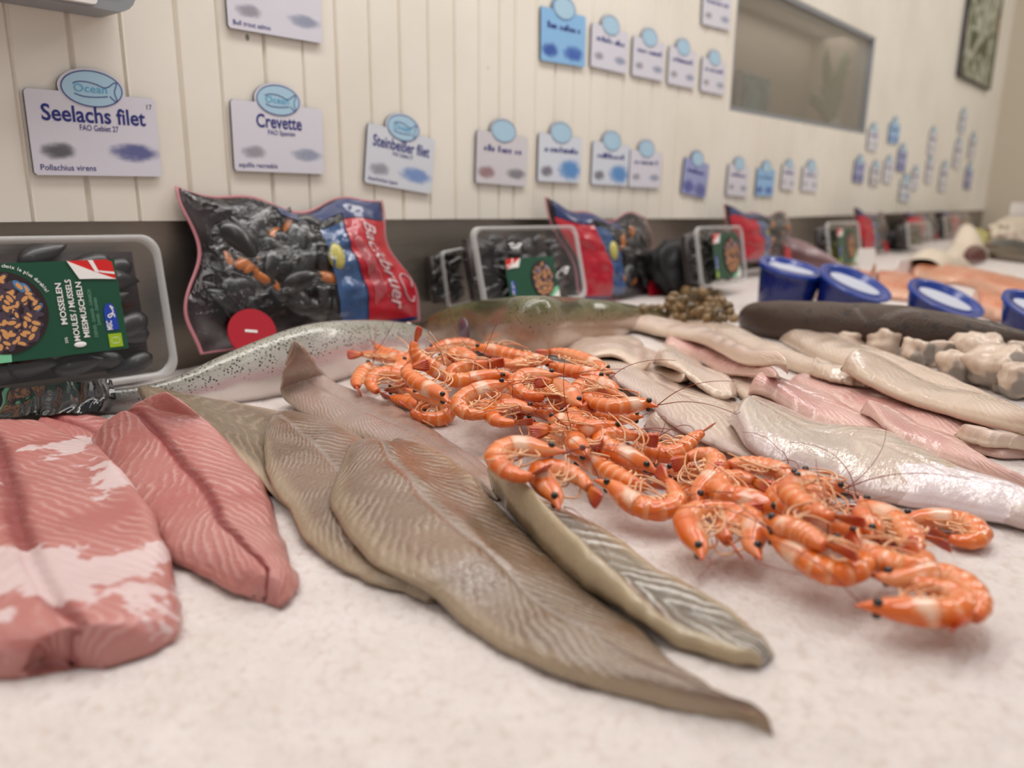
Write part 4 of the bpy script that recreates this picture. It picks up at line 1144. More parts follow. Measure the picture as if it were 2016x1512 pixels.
S([(1485,1101),(1482,1070),(1484,1040),(1476,1020),(1460,1014),(1438,1028),(1424,1050),(1442,1076)], 'shrimp head down beside its twin, tail between them', ant=1)
S([(1512,1021),(1550,1039),(1585,1053),(1615,1071),(1638,1080)], 'straight orange shrimp lying over the banded one at the front', ant=0)
S([(1508,1036),(1545,1070),(1580,1095),(1615,1119),(1655,1130),(1688,1123),(1705,1106),(1698,1090),(1682,1075)], 'banded shrimp with dark red tail lifted, front of the right heap', ant=2)
S([(1755,1018),(1790,1021),(1830,1020),(1870,1023),(1908,1032),(1930,1050),(1920,1064),(1893,1066),(1848,1052)], 'lone hook shaped shrimp at the far right on the ice', ant=1)
S([(1712,1138),(1740,1140),(1790,1138),(1832,1131),(1872,1138),(1908,1158),(1928,1190),(1920,1213),(1900,1224)], 'long arched shrimp behind the front most one, red tail down', ant=1)
S([(1684,1184),(1715,1190),(1755,1198),(1800,1203),(1850,1207),(1885,1205),(1898,1188),(1884,1172),(1848,1160),(1808,1148),(1766,1132)], 'front most shrimp facing left with one big dark eye', ant=1)
# ------------------------------------------------------------------ mussel packs leaning on the steel
def mussel_geo():
    """one closed mussel, 1 unit long, point at x=0"""
    N, K = 14, 12; v = []
    for i in range(N):
        s = i / (N - 1)
        w = .24 * math.sin(math.pi * min(1, s ** .7 * .98 + .02)) ** .75 + .005
        th = .17 * math.sin(math.pi * min(1, s ** .62 * .97 + .02)) ** .8 + .004
        off = .05 * math.sin(s * 2.4)
        for j in range(K):
            a = 2 * math.pi * j / K
            v.append((s, off + w * math.cos(a), th * math.sin(a) * (abs(math.sin(a)) ** .25)))
    f = grid_faces(N, K, True) + [tuple(range(K))[::-1], tuple((N - 1) * K + j for j in range(K))]
    return np.array(v), f
MV, MF = mussel_geo()
def rot_xy(a): return np.array(((math.cos(a), -math.sin(a), 0), (math.sin(a), math.cos(a), 0), (0, 0, 1)))
def mesh_only(name, v, f, mats, mi=None):
    o = mesh_obj(name, v, f, mats, mi=mi); me = o.data; bpy.data.objects.remove(o); return me
MUSSEL_ME = mesh_only('mussel', MV, MF, MT['shell'])
def open_mussel():
    m = MB()
    m.add(MV * (1, 1, .55) + (0, 0, -.06), MF, 0)
    g = sphere_geo((.52, .05, .03), (.30, .13, .09), 8, 12); m.add(g[0], g[1], 1)
    return mesh_only('open_mussel', np.concatenate(m.v), m.f, [MT['shell'], MT['meat']], m.mi)
OPEN_ME = open_mussel()
def add_mussel(root, p, ang, L, tilt=0.0, opened=False, roll=0.0):
    o = bpy.data.objects.new('open_mussel' if opened else 'mussel', OPEN_ME if opened else MUSSEL_ME)
    COL.objects.link(o); o.parent = root
    o.location = p; o.rotation_euler = (roll, tilt, ang); o.scale = (L, L, L)
    return o
def auto_v(quad):
    p = flat((quad[2][0] + quad[3][0]) / 2, (quad[2][1] + quad[3][1]) / 2); return p @ NW + DW
def lean_plane(quad, v0, lean):
    if v0 is None: v0 = auto_v(quad)
    """corners of a pack standing at distance v0 from the wall, leaning back by lean"""
    n = NW * math.cos(lean) + np.array((0, 0, 1.0)) * math.sin(lean)
    p0 = wall_pt(0, v0, 0.0)
    return [EYE + ray(*q) * (((p0 - EYE) @ n) / (ray(*q) @ n)) for q in quad]
def pack_frame(quad, v0, lean):
    c, x, y, z, w, h = fit_rect(lean_plane(quad, v0, lean))
    return c, x, y, z, w, h
def loft(rings):
    n = len(rings[0]); v = np.concatenate(rings); f = grid_faces(len(rings), n, True); return v, f
def ring3(pts2, z): return np.array([(x, y, z) for x, y in pts2])
def tray(quad, v0, lean, label, group, detail=True, seed=1, pucker=.0045):
    c, x, y, z, w, h = pack_frame(quad, v0, lean)
    root = empty('mussel_tray', frame_mat(x, y, z, c)); tag(root, label, 'mussel tray', group)
    r = random.Random(seed); R0 = min(w, h) * .13
    d = .045
    # tub walls going back from the rim
    rr = [ring3(round_rect(w, h, R0, 8), 0), ring3(round_rect(w * .93, h * .91, R0 * .8, 8), -.002), ring3(round_rect(w * .90, h * .88, R0 * .8, 8), -d * .5), ring3(round_rect(w * .86, h * .83, R0 * .7, 8), -d)]
    v, f = loft(rr); n = len(rr[0]); f = f + [tuple(range(3 * n, 4 * n))]
    mesh_obj('tub', v, f, MT['trayclear'], root)
    rim = [ring3(round_rect(w * a, h * b, R0, 8), q) for a, b, q in ((1.0, 1.0, -.004), (1.004, 1.005, .001), (.985, .98, .0035), (.95, .935, .003), (.93, .91, .0))]
    v, f = loft(rim); mesh_obj('rim', v, f, MT['rimclear'], root)
    # lid film, slightly puckered
    N, K = 26, 20; vv = []
    for i in range(N):
        for j in range(K):
            a, b = (i / (N - 1) - .5), (j / (K - 1) - .5)
            e = (1 - (2 * a) ** 4) * (1 - (2 * b) ** 4)
            vv.append((a * w * .94, b * h * .92, .0018 - .003 * e + pucker * e * mnoise.noise((a * 7, b * 7, seed))))
    mesh_obj('lid_film', vv, grid_faces(N, K), MT['lid'], root)
    # mussels
    L = min(h * .34, .07)
    ny, nx = 6, 6
    for i in range(nx):
        for j in range(ny):
            px = -w * .42 + w * .80 * (i + .5) / nx - L * .45 + r.uniform(-.008, .008); py = -h * .40 + h * .78 * (j + .5) / ny + r.uniform(-.006, .006)
            if px + L > w * .43: px = w * .43 - L
            a = r.uniform(-.35, .35) + (math.pi if r.random() < .3 else 0)
            if abs(a) > 2: px += L
            add_mussel(root, (px, py, -.017 - r.uniform(0, .012)), a, L * r.uniform(.85, 1.1), r.uniform(-.12, .12), False, r.uniform(-.5, .5))
    m = MB(); m.box((0, 0, -d * .8), (w * .845, h * .815, d * .3)); m.build('mussel_bottom_layer', MT['bowl'], root)
    return root, w, h
def sleeve(root, w, h, x0, x1, y0, y1, z=.0045, mirror=False, fine=True, seed=3):
    """printed green sleeve; x0..x1, y0..y1 in tray units"""
    r = random.Random(seed)
    W_, H_ = x1 - x0, y1 - y0; cx, cy = (x0 + x1) / 2, (y0 + y1) / 2
    sgn = -1 if mirror else 1
    m = MB(); m.box((cx, cy, z - .0004), (W_, H_, .0008))
    sl = m.build('sleeve', MT['green'], root, smooth=False)
    zt = z + .0004
    fx = lambda a: cx + sgn * (a - .5) * W_       # a: 0..1 from the plain end to the text end
    fy = lambda b: y0 + b * H_
    # pale mint and white corner
    v, f = prism([(fx(q), fy(p)) for q, p in ((0, 0), (.30, 0), (.31, .20), (.20, .28), (0, .3))], zt, zt + .0003); mesh_obj('mint_corner', v, f, MT['mint'], sl, smooth=False)
    v, f = prism([(fx(q), fy(p)) for q, p in ((0, 0), (.16, 0), (.12, .10), (0, .22))], zt + .0003, zt + .0006); mesh_obj('white_corner', v, f, MT['white'], sl, smooth=False)
    # photo of a bowl of mussels
    R = H_ * .42; bx, by = fx(.30), fy(.50)
    m = MB(); m.add(*prism(ellipse_pts(bx, by, R, R, n=48)[:-1], zt, zt + .0008), mi=0)
    k = 0
    for i in range(150):
        a = r.uniform(0, 6.28); q = R * .86 * math.sqrt(r.random()); px, py = bx + q * math.cos(a), by + q * math.sin(a)
        an = r.uniform(0, 3.14); L = R * r.uniform(.10, .145); ca, sa = math.cos(an), math.sin(an)
        for sc, mi, dz in ((1.25, 1 if r.random() < .95 else 3, .0009), (.72, 2, .0012)):
            if mi == 2 and r.random() < .3: continue
            pts = [(px + (ex * ca - ey * sa) * L * sc, py + (ex * sa + ey * ca) * L * sc) for ex, ey in ellipse_pts(0, 0, 1, .5, n=14)[:-1]]
            m.add(*prism(pts, zt, zt + dz + i * 4e-6), mi=mi)
    m.build('bowl_photo', [MT['bowl'], MT['printshell'], MT['printmeat'], MT['printblue']], sl, smooth=False)
    # folded corner with a white cross on red
    v, f = prism([(fx(q), fy(p)) for q, p in ((.70, 1), (.95, 1), (.98, .97), (.99, .78), (.85, .88))], zt, zt + .0004); mesh_obj('flag_corner', v, f, MT['redmark'], sl, smooth=False)
    m = MB()
    m.add(*prism([(fx(q), fy(p)) for q, p in ((.83, 1), (.86, 1), (.89, .86), (.865, .87))], zt + .0004, zt + .0006))
    m.add(*prism([(fx(q), fy(p)) for q, p in ((.88, .885), (.985, .86), (.985, .835), (.90, .86))], zt + .0004, zt + .0006))
    m.build('flag_cross', MT['white'], sl, smooth=False)
    v, f = prism([(fx(q), fy(p)) for q, p in ((.70, 1), (.76, .80), (.86, .795), (.99, .78), (.86, .87))], zt + .0003, zt + .0012); mesh_obj('folded_paper', v, f, MT['white'], sl, smooth=False)
    up = math.pi / 2
    tx = lambda s, a, b, size, mat, width: text('lettering', s, size, MT[mat], sl, (fx(a), fy(b), zt + .0005), rot=up * 1.0, width=width, bold=.018)
    if fine:
        tx('MOSSELEN', .645, .55, H_ * .085, 'white', H_ * .44)
        tx('MOULES / MUSSELS', .705, .47, H_ * .085, 'white', H_ * .66)
        tx('MIESMUSCHELN', .765, .47, H_ * .085, 'white', H_ * .60)
        tx('DEENSE - DANOIS - DÄNISCH', .815, .42, H_ * .05, 'sagetext', H_ * .52)
        tx('DANSK - DANISH', .845, .44, H_ * .05, 'sagetext', H_ * .30)
        # line of words curving over the bowl
        s_ = 'Duurzame mosselen! - Le choix le plus durable!'
        a0, a1 = math.radians(150), math.radians(22); Rt = R * 1.10; m = MB()
        for i, ch in enumerate(s_):
            if ch == ' ': continue
            a = a0 + (a1 - a0) * (i + .5) / len(s_)
            gv, gf = text_geo(ch, H_ * .05, .012)
            b = a - up; ca, sa = math.cos(b), math.sin(b)
            gv = np.stack([gv[:, 0] * ca - gv[:, 1] * sa + bx + Rt * math.cos(a), gv[:, 0] * sa + gv[:, 1] * ca + by + Rt * math.sin(a), gv[:, 2] + zt + .0009], 1)
            m.add(gv, gf)
        m.build('curved_lettering', MT['white'], sl, smooth=False)
        text('lettering', '35%', H_ * .04, MT['white'], sl, (fx(.63), fy(.16), zt + .0005), rot=up, bold=.01)
        g = sphere_geo((0, 0, 0), (H_ * .065, H_ * .03, .0008), 8, 16); gv = np.array(g[0]) + (fx(.70), fy(.10), zt + .0004)
        mesh_obj('printed_pearl', gv, g[1], MT['white'], sl)
    # blue oval mark with a fish tick, and green leaf mark
    v, f = prism([(fx(q), fy(p)) for q, p in ((.875, .22), (.955, .22), (.955, .40), (.95, .47), (.93, .515), (.91, .52), (.89, .50), (.877, .44))], zt, zt + .0004)
    mk = mesh_obj('blue_mark', v, f, MT['mscblue'], sl, smooth=False)
    text('lettering', 'MSC', H_ * .085, MT['white'], mk, (fx(.915), fy(.275), zt + .0006), rot=up, width=H_ * .10, bold=.02)
    m = MB(); m.add(*ring_strip(crom([(fx(q), fy(p)) for q, p in ((.94, .46), (.92, .49), (.935, .42), (.90, .385), (.91, .36), (.935, .40), (.94, .36))], 30), H_ * .012, zt + .0006)); m.build('fish_tick', MT['white'], mk, smooth=False)
    v, f = prism([(fx(q), fy(p)) for q, p in ((.88, .03), (.965, .03), (.965, .18), (.88, .18))], zt, zt + .0004); lf = mesh_obj('leaf_mark', v, f, MT['lime'], sl, smooth=False)
    m = MB()
    for i in range(12):
        a = i * math.pi / 6; q = H_ * .045 * (1 + .35 * math.cos(2 * a))
        m.add(*prism(ellipse_pts(fx(.9225) + q * math.cos(a) * .75, fy(.105) + q * math.sin(a), H_ * .0055, H_ * .0055, n=6)[:-1], zt + .0004, zt + .0006))
    m.build('leaf_dots', MT['white'], lf, smooth=False)
    return sl
GT = 'clear trays of mussels'
t1, w1, h1 = tray(((-170, 482), (308, 452), (356, 748), (-175, 805)), .075, .18, 'big clear tray of mussels with green sleeve, at the left edge', GT, seed=2)
# sleeve spans from beyond the left edge of the photo
inv = np.linalg.inv(np.array(t1.matrix_world))
def loc_on(root, px, py):
    Mx = np.array(root.matrix_world); n = Mx[:3, 2]; p0 = Mx[:3, 3]; d = ray(px, py)
    p = EYE + d * (((p0 - EYE) @ n) / (d @ n)); q = np.linalg.inv(Mx) @ np.r_[p, 1]; return q[0], q[1]
ax, ay = loc_on(t1, 203, 512); bx_, by_ = loc_on(t1, 243, 690)
sleeve(t1, w1, h1, ax + .012 - (ax + .012 + w1 * .40), ax + .010, by_ + .002, ay, fine=True)
# crumpled black film fold hanging below the tray
Mi1 = np.linalg.inv(np.array(t1.matrix_world)); vv = []
for i in range(46):
    k = i / 45
    a = hit(-70 + 285 * k, 824 - 14 * k, .003); b = at_dist(-70 + 290 * k, 756 + 8 * math.sin(k * 5), hit(-70 + 290 * k, 800) )
    for j in range(16):
        q = j / 15
        p = a * (1 - q) + b * q + NW * (.010 * math.sin(math.pi * q) + .005 * mnoise.noise((k * 9, q * 3, 2)) + .0015 * abs(mnoise.noise((k * 26, q * 7, 7)))) + np.array((0, 0, .003 * mnoise.noise((k * 8, q * 2, 9))))
        vv.append((Mi1 @ np.r_[p, 1])[:3])
MT['blackfilm'] = plain('black_film', '121113', .12, coat=.6)
mesh_obj('film_fold', vv, grid_faces(46, 16), MT['blackfilm'], t1)
def dark_tray(quad, v0, lean, label, seed):
    root, w, h = tray(quad, v0, lean, label, GT, seed=seed); return root
t2, w2, h2 = tray(((934, 455), (1138, 438), (1152, 592), (946, 606)), .14, .25, 'clear mussel tray with glaring film behind the olive trout', GT, detail=False, seed=5, pucker=.011)
ax, ay = loc_on(t2, 985, 512); bx_, by_ = loc_on(t2, 1095, 585)
sleeve(t2, w2, h2, ax, bx_, by_ - .004, ay, z=.008, mirror=True, fine=False)
tray(((872, 500), (930, 478), (938, 600), (880, 604)), .05, .1, 'dark mussel tray half hidden behind the glaring one', GT, detail=False, seed=6)
t3, w3, h3 = tray(((1362, 452), (1455, 442), (1474, 556), (1388, 562)), .22, .2, 'clear mussel tray standing over the clams', GT, detail=False, seed=7)
ax, ay = loc_on(t3, 1392, 462); bx_, by_ = loc_on(t3, 1450, 545)
sleeve(t3, w3, h3, ax, bx_, by_, ay, z=.010, mirror=True, fine=False)
t4, w4, h4 = tray(((1622, 444), (1684, 436), (1702, 522), (1640, 526)), .20, .2, 'clear mussel tray beside yellow lemon pieces, far back', GT, detail=False, seed=8)
ax, ay = loc_on(t4, 1640, 452); bx_, by_ = loc_on(t4, 1682, 515)
sleeve(t4, w4, h4, ax, bx_, by_, ay, z=.010, mirror=True, fine=False)
tray(((1784, 440), (1830, 434), (1834, 482), (1790, 486)), .20, .2, 'clear mussel tray far back with a red topped pack behind', GT, detail=False, seed=9)
tray(((1858, 425), (1886, 422), (1888, 462), (1862, 466)), .12, .2, 'farthest clear mussel tray near the end wall', GT, detail=False, seed=10)

# ---- vacuum bags
def bag(quad, v0, lean, label, seed, mirror=False, fine=True, group='vacuum bags of mussels'):
    c, x, y, z, w, h = pack_frame(quad, v0, lean)
    Q = lean_plane(quad, v0, lean)
    root = empty('mussel_bag', frame_mat(x, y, z, c)); tag(root, label, 'mussel bag', group)
    Mi = np.stack([x, y, z], 1)
    q2 = [Mi.T @ (q - c) for q in Q]                       # TL TR BR BL in local units
    r = random.Random(seed)
    def P(a, b):                                            # a: 0 left..1 right, b: 0 bottom..1 top
        aa = 1 - a if mirror else a
        p = (q2[3] * (1 - aa) + q2[2] * aa) * (1 - b) + (q2[0] * (1 - aa) + q2[1] * aa) * b
        p = p.copy()
        wv = math.sin(b * 7.5 + seed) * .012 * w / .26
        p[0] += wv * (.5 - aa) * 2 * (1 - 4 * (b - .5) ** 2 * .6)
        p[1] += (-.020 * math.sin(math.pi * a) ** 2 + .006 * math.sin(a * 15 + seed)) * (b > .5) * (2 * b - 1) * h / .18
        return p
    def surf(a, b, side):
        p = P(a, b)
        e = (1 - abs(2 * a - 1) ** 2.2) * (1 - abs(2 * b - 1) ** 2.2)
        e = max(e, 0) ** .6
        wr = .006 * mnoise.noise((a * 7 + seed, b * 7, 1)) + .005 * abs(mnoise.noise((a * 13 - b * 5, b * 12 + seed, 5)))
        p[2] = side * (.022 * e) * (w / .26) + (wr * e * 1.3 if side > 0 else 0) + .002 * mnoise.noise((a * 5, b * 5, seed))
        return p
    def sheet(name, a0, a1, b0, b1, side, mat, off=0.0, n=40, m_=32, par=None):
        v = []
        for i in range(n):
            for j in range(m_):
                p = surf(a0 + (a1 - a0) * i / (n - 1), b0 + (b1 - b0) * j / (m_ - 1), side); p[2] += off; v.append(p)
        return mesh_obj(name, v, grid_faces(n, m_), mat, par or root)
    sheet('back_sheet', 0, 1, 0, 1, -1, MT['bowl'])
    sheet('front_film', 0, 1, 0, 1, 1, MT['bagfilm'], .002, 70, 54)
    # welded seam round the bag
    m = MB()
    edge = [surf(a, 1, 1) for a in np.linspace(0, 1, 40)] + [surf(1, b, 1) for b in np.linspace(1, 0, 40)[1:]] + [surf(a, 0, 1) for a in np.linspace(1, 0, 40)[1:]] + [surf(0, b, 1) for b in np.linspace(0, 1, 40)[1:-1]]
    E = np.array(edge); cen = E.mean(0); dirs = E - cen; dirs[:, 2] = 0
    out = E + dirs / np.linalg.norm(dirs, axis=1)[:, None] * .0045
    n = len(E); m.add(np.vstack([E + (0, 0, .001), out + (0, 0, .001), out - (0, 0, .001), E - (0, 0, .001)]), [(i + k * n, (i + 1) % n + k * n, (i + 1) % n + ((k + 1) % 4) * n, i + ((k + 1) % 4) * n) for k in range(4) for i in range(n)])
    m.build('seam', MT['seam'], root)
    # print: red band, blue bands, badge
    sheet('red_band', .70, .985, .03, .82, 1, MT['red'], .0028, 16, 40)
    sheet('blue_panel', .56, .71, .05, .80, 1, MT['bluefilm'], .0005, 14, 36)
    sheet('blue_header', .70, .97, .83, .99, 1, MT['navyfilm'], .0030, 14, 8)
    sheet('navy_header', .38, .70, .88, .985, 1, MT['navyfilm'], .0028, 20, 6)
    sheet('navy_foot', .72, .98, .005, .03, 1, MT['navyfilm'], .003, 12, 4)
    m = MB(); cc = surf(.13, .05, 1)
    cc = surf(.17, .07, 1); g = prism([(cc[0] + q[0], cc[1] + q[1]) for q in ellipse_pts(0, 0, h * .17, h * .15, n=36)[:-1]], cc[2] + .010, cc[2] + .012)
    bd = mesh_obj('badge', g[0], g[1], MT['red'], root, smooth=False)
    if fine: text('lettering', '1', h * .12, MT['white'], bd, (cc[0] + h * .03, cc[1] + h * .0, cc[2] + .0124), rot=math.radians(80), bold=.02)
    # handwritten white words running down the red band
    if fine:
        gv, gf = text_geo('Backbruer', h * .20, .008, shear=.35)
        gv[:, 0] -= gv[:, 0].min(); L = gv[:, 0].max(); gv[:, 0] *= h * .70 / L
        out = []
        for px, py, pz in gv:
            b = .80 - px / h; a = .80 + (py / w) * .95 + .02
            p = surf(a, max(b, .02), 1); p[2] += .0042; out.append(p)
        mesh_obj('script_lettering', out, gf, MT['greyscript'], root, smooth=False)
        m = MB()
        for line in ([(.955, .26), (.965, .33), (.93, .37), (.90, .33), (.90, .24), (.925, .17), (.955, .15), (.962, .19)],):
            pp = crom([(a, b, 0) for a, b in line], 30); pts = []
            for a, b, _ in pp: q = surf(a, b, 1); q[2] += .0045; pts.append(q)
            m.tube(pts, .0011, 5)
        m.build('script_flourish', MT['greyscript'], root)
        m = MB()
        for k in range(5):
            a = .735 + k * .013; b0_, b1_ = .15 + k * .02, .72 - k * .03
            pts = []
            for b in np.linspace(b0_, b1_, 30): q = surf(a + .002 * math.sin(b * 60 + k), b, 1); q[2] += .004; pts.append(q)
            m.tube(pts, .0004, 4)
        m.build('small_print', MT['greyscript'], root)
    q = surf(.60, .52, 1); g = sphere_geo(q - (0, 0, .004), (h * .07, h * .10, .007), 8, 12)
    mesh_obj('lemon_piece', g[0], g[1], MT['lemon'], root)
    # mussels
    nm = 64 if fine else 34
    for i in range(nm):
        a = r.uniform(.05, .62); b = r.uniform(.10, .84)
        if (1 - abs(2 * a - 1) ** 2.2) * (1 - abs(2 * b - 1) ** 2.2) < .38: continue
        p = surf(a, b, 1); L = h * r.uniform(.28, .42)
        p[2] = p[2] * r.uniform(.25, .62) - .003
        an = r.uniform(0, 6.28)
        p = p - rot_xy(an) @ np.array((L * .5, 0, 0))
        p[0] = min(max(p[0], -w * .44), w * .40); p[1] = min(max(p[1], -h * .36), h * .30)
        add_mussel(root, p, an, L * .9, r.uniform(-.2, .2), r.random() < .32, r.uniform(-.6, .6))
    return root
bag(((360, 372), (742, 390), (824, 630), (398, 694)), .075, .30, 'vacuum bag of black mussels with red band, lying against the steel beside the trout', 3)
bag(((1076, 396), (1268, 424), (1302, 588), (1150, 590)), .08, .22, 'vacuum bag of mussels behind the glaring tray, red band on its left', 5, mirror=True, fine=False)
bag(((1424, 406), (1548, 420), (1552, 506), (1462, 516)), .12, .2, 'vacuum bag of mussels with red band behind the mauve fish', 6, mirror=True, fine=False)
bag(((1680, 410), (1738, 420), (1742, 492), (1696, 500)), .12, .2, 'small far vacuum bag with red band right of the lemon tray', 7, mirror=True, fine=False)
bag(((1778, 418), (1836, 420), (1842, 470), (1786, 474)), .07, .2, 'far vacuum bag showing red above the far tray', 8, mirror=True, fine=False)
bag(((1848, 414), (1902, 418), (1906, 462), (1856, 468)), .05, .15, 'farthest vacuum bag at the wall with red and grey print', 9, mirror=True, fine=False)
# ------------------------------------------------------------------ things on the far part of the ice
def sized_at(px, py, wpx):
    p = hit(px, py, 0, True); dep = p[1] * .97 + .06; return p, wpx / F * dep
# clams
MT['clam'] = None
def clam_mat():
    t = NT('clam_shell'); ob = t.coord(); inf = t.n('ShaderNodeObjectInfo').outputs['Random']
    w = t.math('SINE', t.math('MULTIPLY', t.sep(ob)[1], 900))
    c = t.mix(inf, lin('5b4a2c'), lin('9c7c4e')); c = t.mix(t.math('MULTIPLY_ADD', w, .2, .2), c, lin('3a2f1e'))
    t.set(Base_Color=c, Roughness=.35, Coat_Weight=.3); t.bump(w, .2, .001); return t.m
MT['clam'] = clam_mat()
def clam_geo():
    N, K = 8, 14; v = [(0, 0, .34)]
    for i in range(1, N):
        a = math.pi * i / N
        for j in range(K):
            b = 2 * math.pi * j / K; rr = math.sin(a)
            x, y = rr * math.cos(b), rr * math.sin(b) * .84 - .08 * (math.cos(b) ** 2)
            v.append((x * .5, y * .5, .34 * math.cos(a) * (1 if abs(math.cos(a)) > .1 else .3)))
    v.append((0, 0, -.34)); g = sphere_geo((0, 0, 0), 1, N, K); return np.array(v), g[1]
cv, cf = clam_geo(); CLAM_ME = mesh_only('clam', cv, cf, MT['clam'])
kc = 0
for row, (y0, x0, x1, n) in enumerate(((624, 1326, 1450, 8), (612, 1312, 1446, 9), (600, 1306, 1440, 9), (590, 1312, 1432, 8), (580, 1322, 1420, 7), (572, 1330, 1405, 5), (606, 1262, 1302, 3))):
    for i in range(n):
        px = x0 + (x1 - x0) * (i + .5) / n + rnd.uniform(-3, 3); py = y0 + rnd.uniform(-3, 3)
        p = hit(px, py + 6); dep = p[1]
        s = rnd.uniform(20, 26) / F * dep
        o = bpy.data.objects.new('clam', CLAM_ME); COL.objects.link(o)
        o.scale = (s, s, s); o.rotation_euler = (rnd.uniform(-.9, .9), rnd.uniform(-.9, .9), rnd.uniform(0, 6.28)); o.location = p + (0, 0, s * .28)
        tag(o, 'small brown clam in the heap below the tray, behind the pale fillets', 'clam', 'clams heaped under the tray')
        splat(np.array([p + (dx * s * .3, dy * s * .3, s * .5) for dx in (-1, 0, 1) for dy in (-1, 0, 1)]))
        kc += 1
# black net sack behind the tray on the clams
def lump(name, label, cat, quad, v0, lean, th, mat, seed, group=None, amp=.2, part=None, power=3):
    c, x, y, z, w, h = pack_frame(quad, v0, lean); root = empty(name, frame_mat(x, y, z, c)); tag(root, label, cat, group)
    g = sphere_geo((0, 0, 0), 1, 22, 32); v = np.array(g[0]); nn = np.sign(v) * np.abs(v) ** (2 / power)
    nn = v / (np.sum(np.abs(v) ** power, 1) ** (1 / power))[:, None]
    o = np.array([1 + amp * mnoise.noise((q[0] * 2.2 + seed, q[1] * 2.2, q[2] * 2.2)) + amp * .4 * mnoise.noise((q[0] * 6, q[1] * 6 + seed, q[2] * 6)) for q in nn])
    v = nn * o[:, None] * np.array((w / 2, h / 2, th / 2)); mesh_obj(part or 'body', v, g[1], mat, root); return root
MT['net'] = plain('black_net', '1c1b1d', .6)
MT['cream'] = plain('cream_flesh', 'e3d2bd', .35, coat=.4)
MT['darkred'] = plain('dark_red_flesh', '5c1f1c', .35, coat=.4)
MT['tubblue'] = plain('blue_plastic', '061a62', .28, coat=.3)
MT['tubrim'] = plain('blue_plastic_rim', '0d3590', .25, coat=.3)
MT['tubsheen'] = plain('painted_tub_reflection', 'c9cddc', .3, coat=.3)  # colour of the light reflected in the tub tops
MT['paper'] = plain('white_tag', 'ece8e6', .4)
MT['greyfish'] = trout_mat('grey_striped_fish_skin', '3d3a30', '6f685a', '8d8474', '2a271f', 90, .3, .5, .3)
lump('mussel_net', 'black net sack of mussels beside the clam heap, under the tray', 'net sack', ((1290, 478), (1388, 468), (1398, 575), (1300, 580)), None, .2, .07, MT['net'], 4, part='net')
lump('mussel_net', 'small black net sack far back between two trays', 'net sack', ((1748, 456), (1786, 452), (1788, 488), (1750, 490)), None, .2, .07, MT['net'], 6, part='net')
lump('lemon_bag', 'yellow bag of lemon pieces in front of the far tray', 'bag', ((1612, 478), (1672, 474), (1690, 522), (1618, 524)), None, .3, .06, MT['lemon'], 9, part='bag_body')
lump('lemon_bag', 'far yellow green bag near the end wall', 'bag', ((1895, 452), (1938, 455), (1944, 490), (1900, 488)), None, .3, .07, MT['lemon'], 10, part='bag_body')
# mauve fish
r4, l4, C4, H4, T4 = fish('mauve_fish', [(1482, 500, 1486, 516), (1500, 482, 1506, 524), (1530, 468, 1536, 532), (1568, 474, 1574, 534), (1610, 494, 1614, 536), (1650, 516, 1650, 536), (1672, 526, 1670, 538)], MT['mauve'], 'mauve brown fish behind the leftmost blue tub', wide=.7)
e = sphere_geo(at_dist(1508, 500, C4[14] - nrm(C4[14] - EYE) * .03) - l4, .005); mesh_obj('eye', e[0], e[1], MT['black'], r4)
# grey fish far right
r5, l5, C5, H5, T5 = fish('grey_striped_fish', [(1934, 488, 1935, 498), (1950, 474, 1950, 506), (1990, 470, 1988, 514), (2040, 484, 2036, 520), (2080, 496, 2076, 520)], MT['greyfish'], 'dark grey fish at the right edge behind the salmon', wide=.8)
e = sphere_geo(at_dist(1950, 488, C5[10] - nrm(C5[10] - EYE) * .05) - l5, .006); mesh_obj('eye', e[0], e[1], MT['black'], r5)
# salmon
def sal(st, th, lab, **k): fillet('salmon_fillet', st, th, MT['fsalmon'], lab, cat='salmon', group='salmon pieces', **k)
sal([(1726, 588, 1722, 540), (1768, 592, 1760, 534), (1806, 596, 1800, 540)], .035, 'deep orange salmon piece between the second and third blue tubs', seed=41)
sal([(1800, 546, 1792, 520), (1880, 560, 1850, 522), (1960, 580, 1940, 534), (2030, 596, 2010, 548), (2080, 606, 2070, 560)], .03, 'long salmon side lying behind the blue tubs', seed=42)
sal([(1925, 622, 1915, 572), (1965, 634, 1960, 580), (2000, 630, 1996, 590)], .035, 'pale striped salmon piece between the third and last blue tubs', seed=43)
sal([(1690, 560, 1684, 536), (1722, 566, 1716, 536)], .03, 'small yellowish salmon piece behind the second blue tub', seed=44)
sal([(1606, 590, 1606, 560), (1622, 592, 1622, 560)], .03, 'sliver of salmon between the two left blue tubs', seed=45)
# pale fish collar with a dark red cut, standing up like a tent
c, x, y, z, w, h = pack_frame(((1800, 458), (1925, 452), (1955, 520), (1805, 520)), None, .2)
root = empty('fish_collar', frame_mat(x, y, z, c)); tag(root, 'pale peaked fish collar with a dark red cut, behind the salmon', 'fish piece')
N, K = 26, 14; v = []
for i in range(N):
    s = i / (N - 1)
    pk = np.interp(s, [0, .12, .35, .55, .68, .8, 1], [.32, .5, .38, .6, 1.0, .62, .1])
    for j in range(K):
        a = math.pi * j / (K - 1)
        v.append(((s - .5) * w, -h / 2 + pk * h * math.sin(a) ** .7, .05 * math.cos(a) * (1.2 - .4 * s)))
mesh_obj('flesh', v, grid_faces(N, K), MT['cream'], root)
g = sphere_geo((w * .05, -h * .22, .045), (w * .17, h * .24, .014), 12, 18); mesh_obj('red_cut', g[0], g[1], MT['darkred'], root)
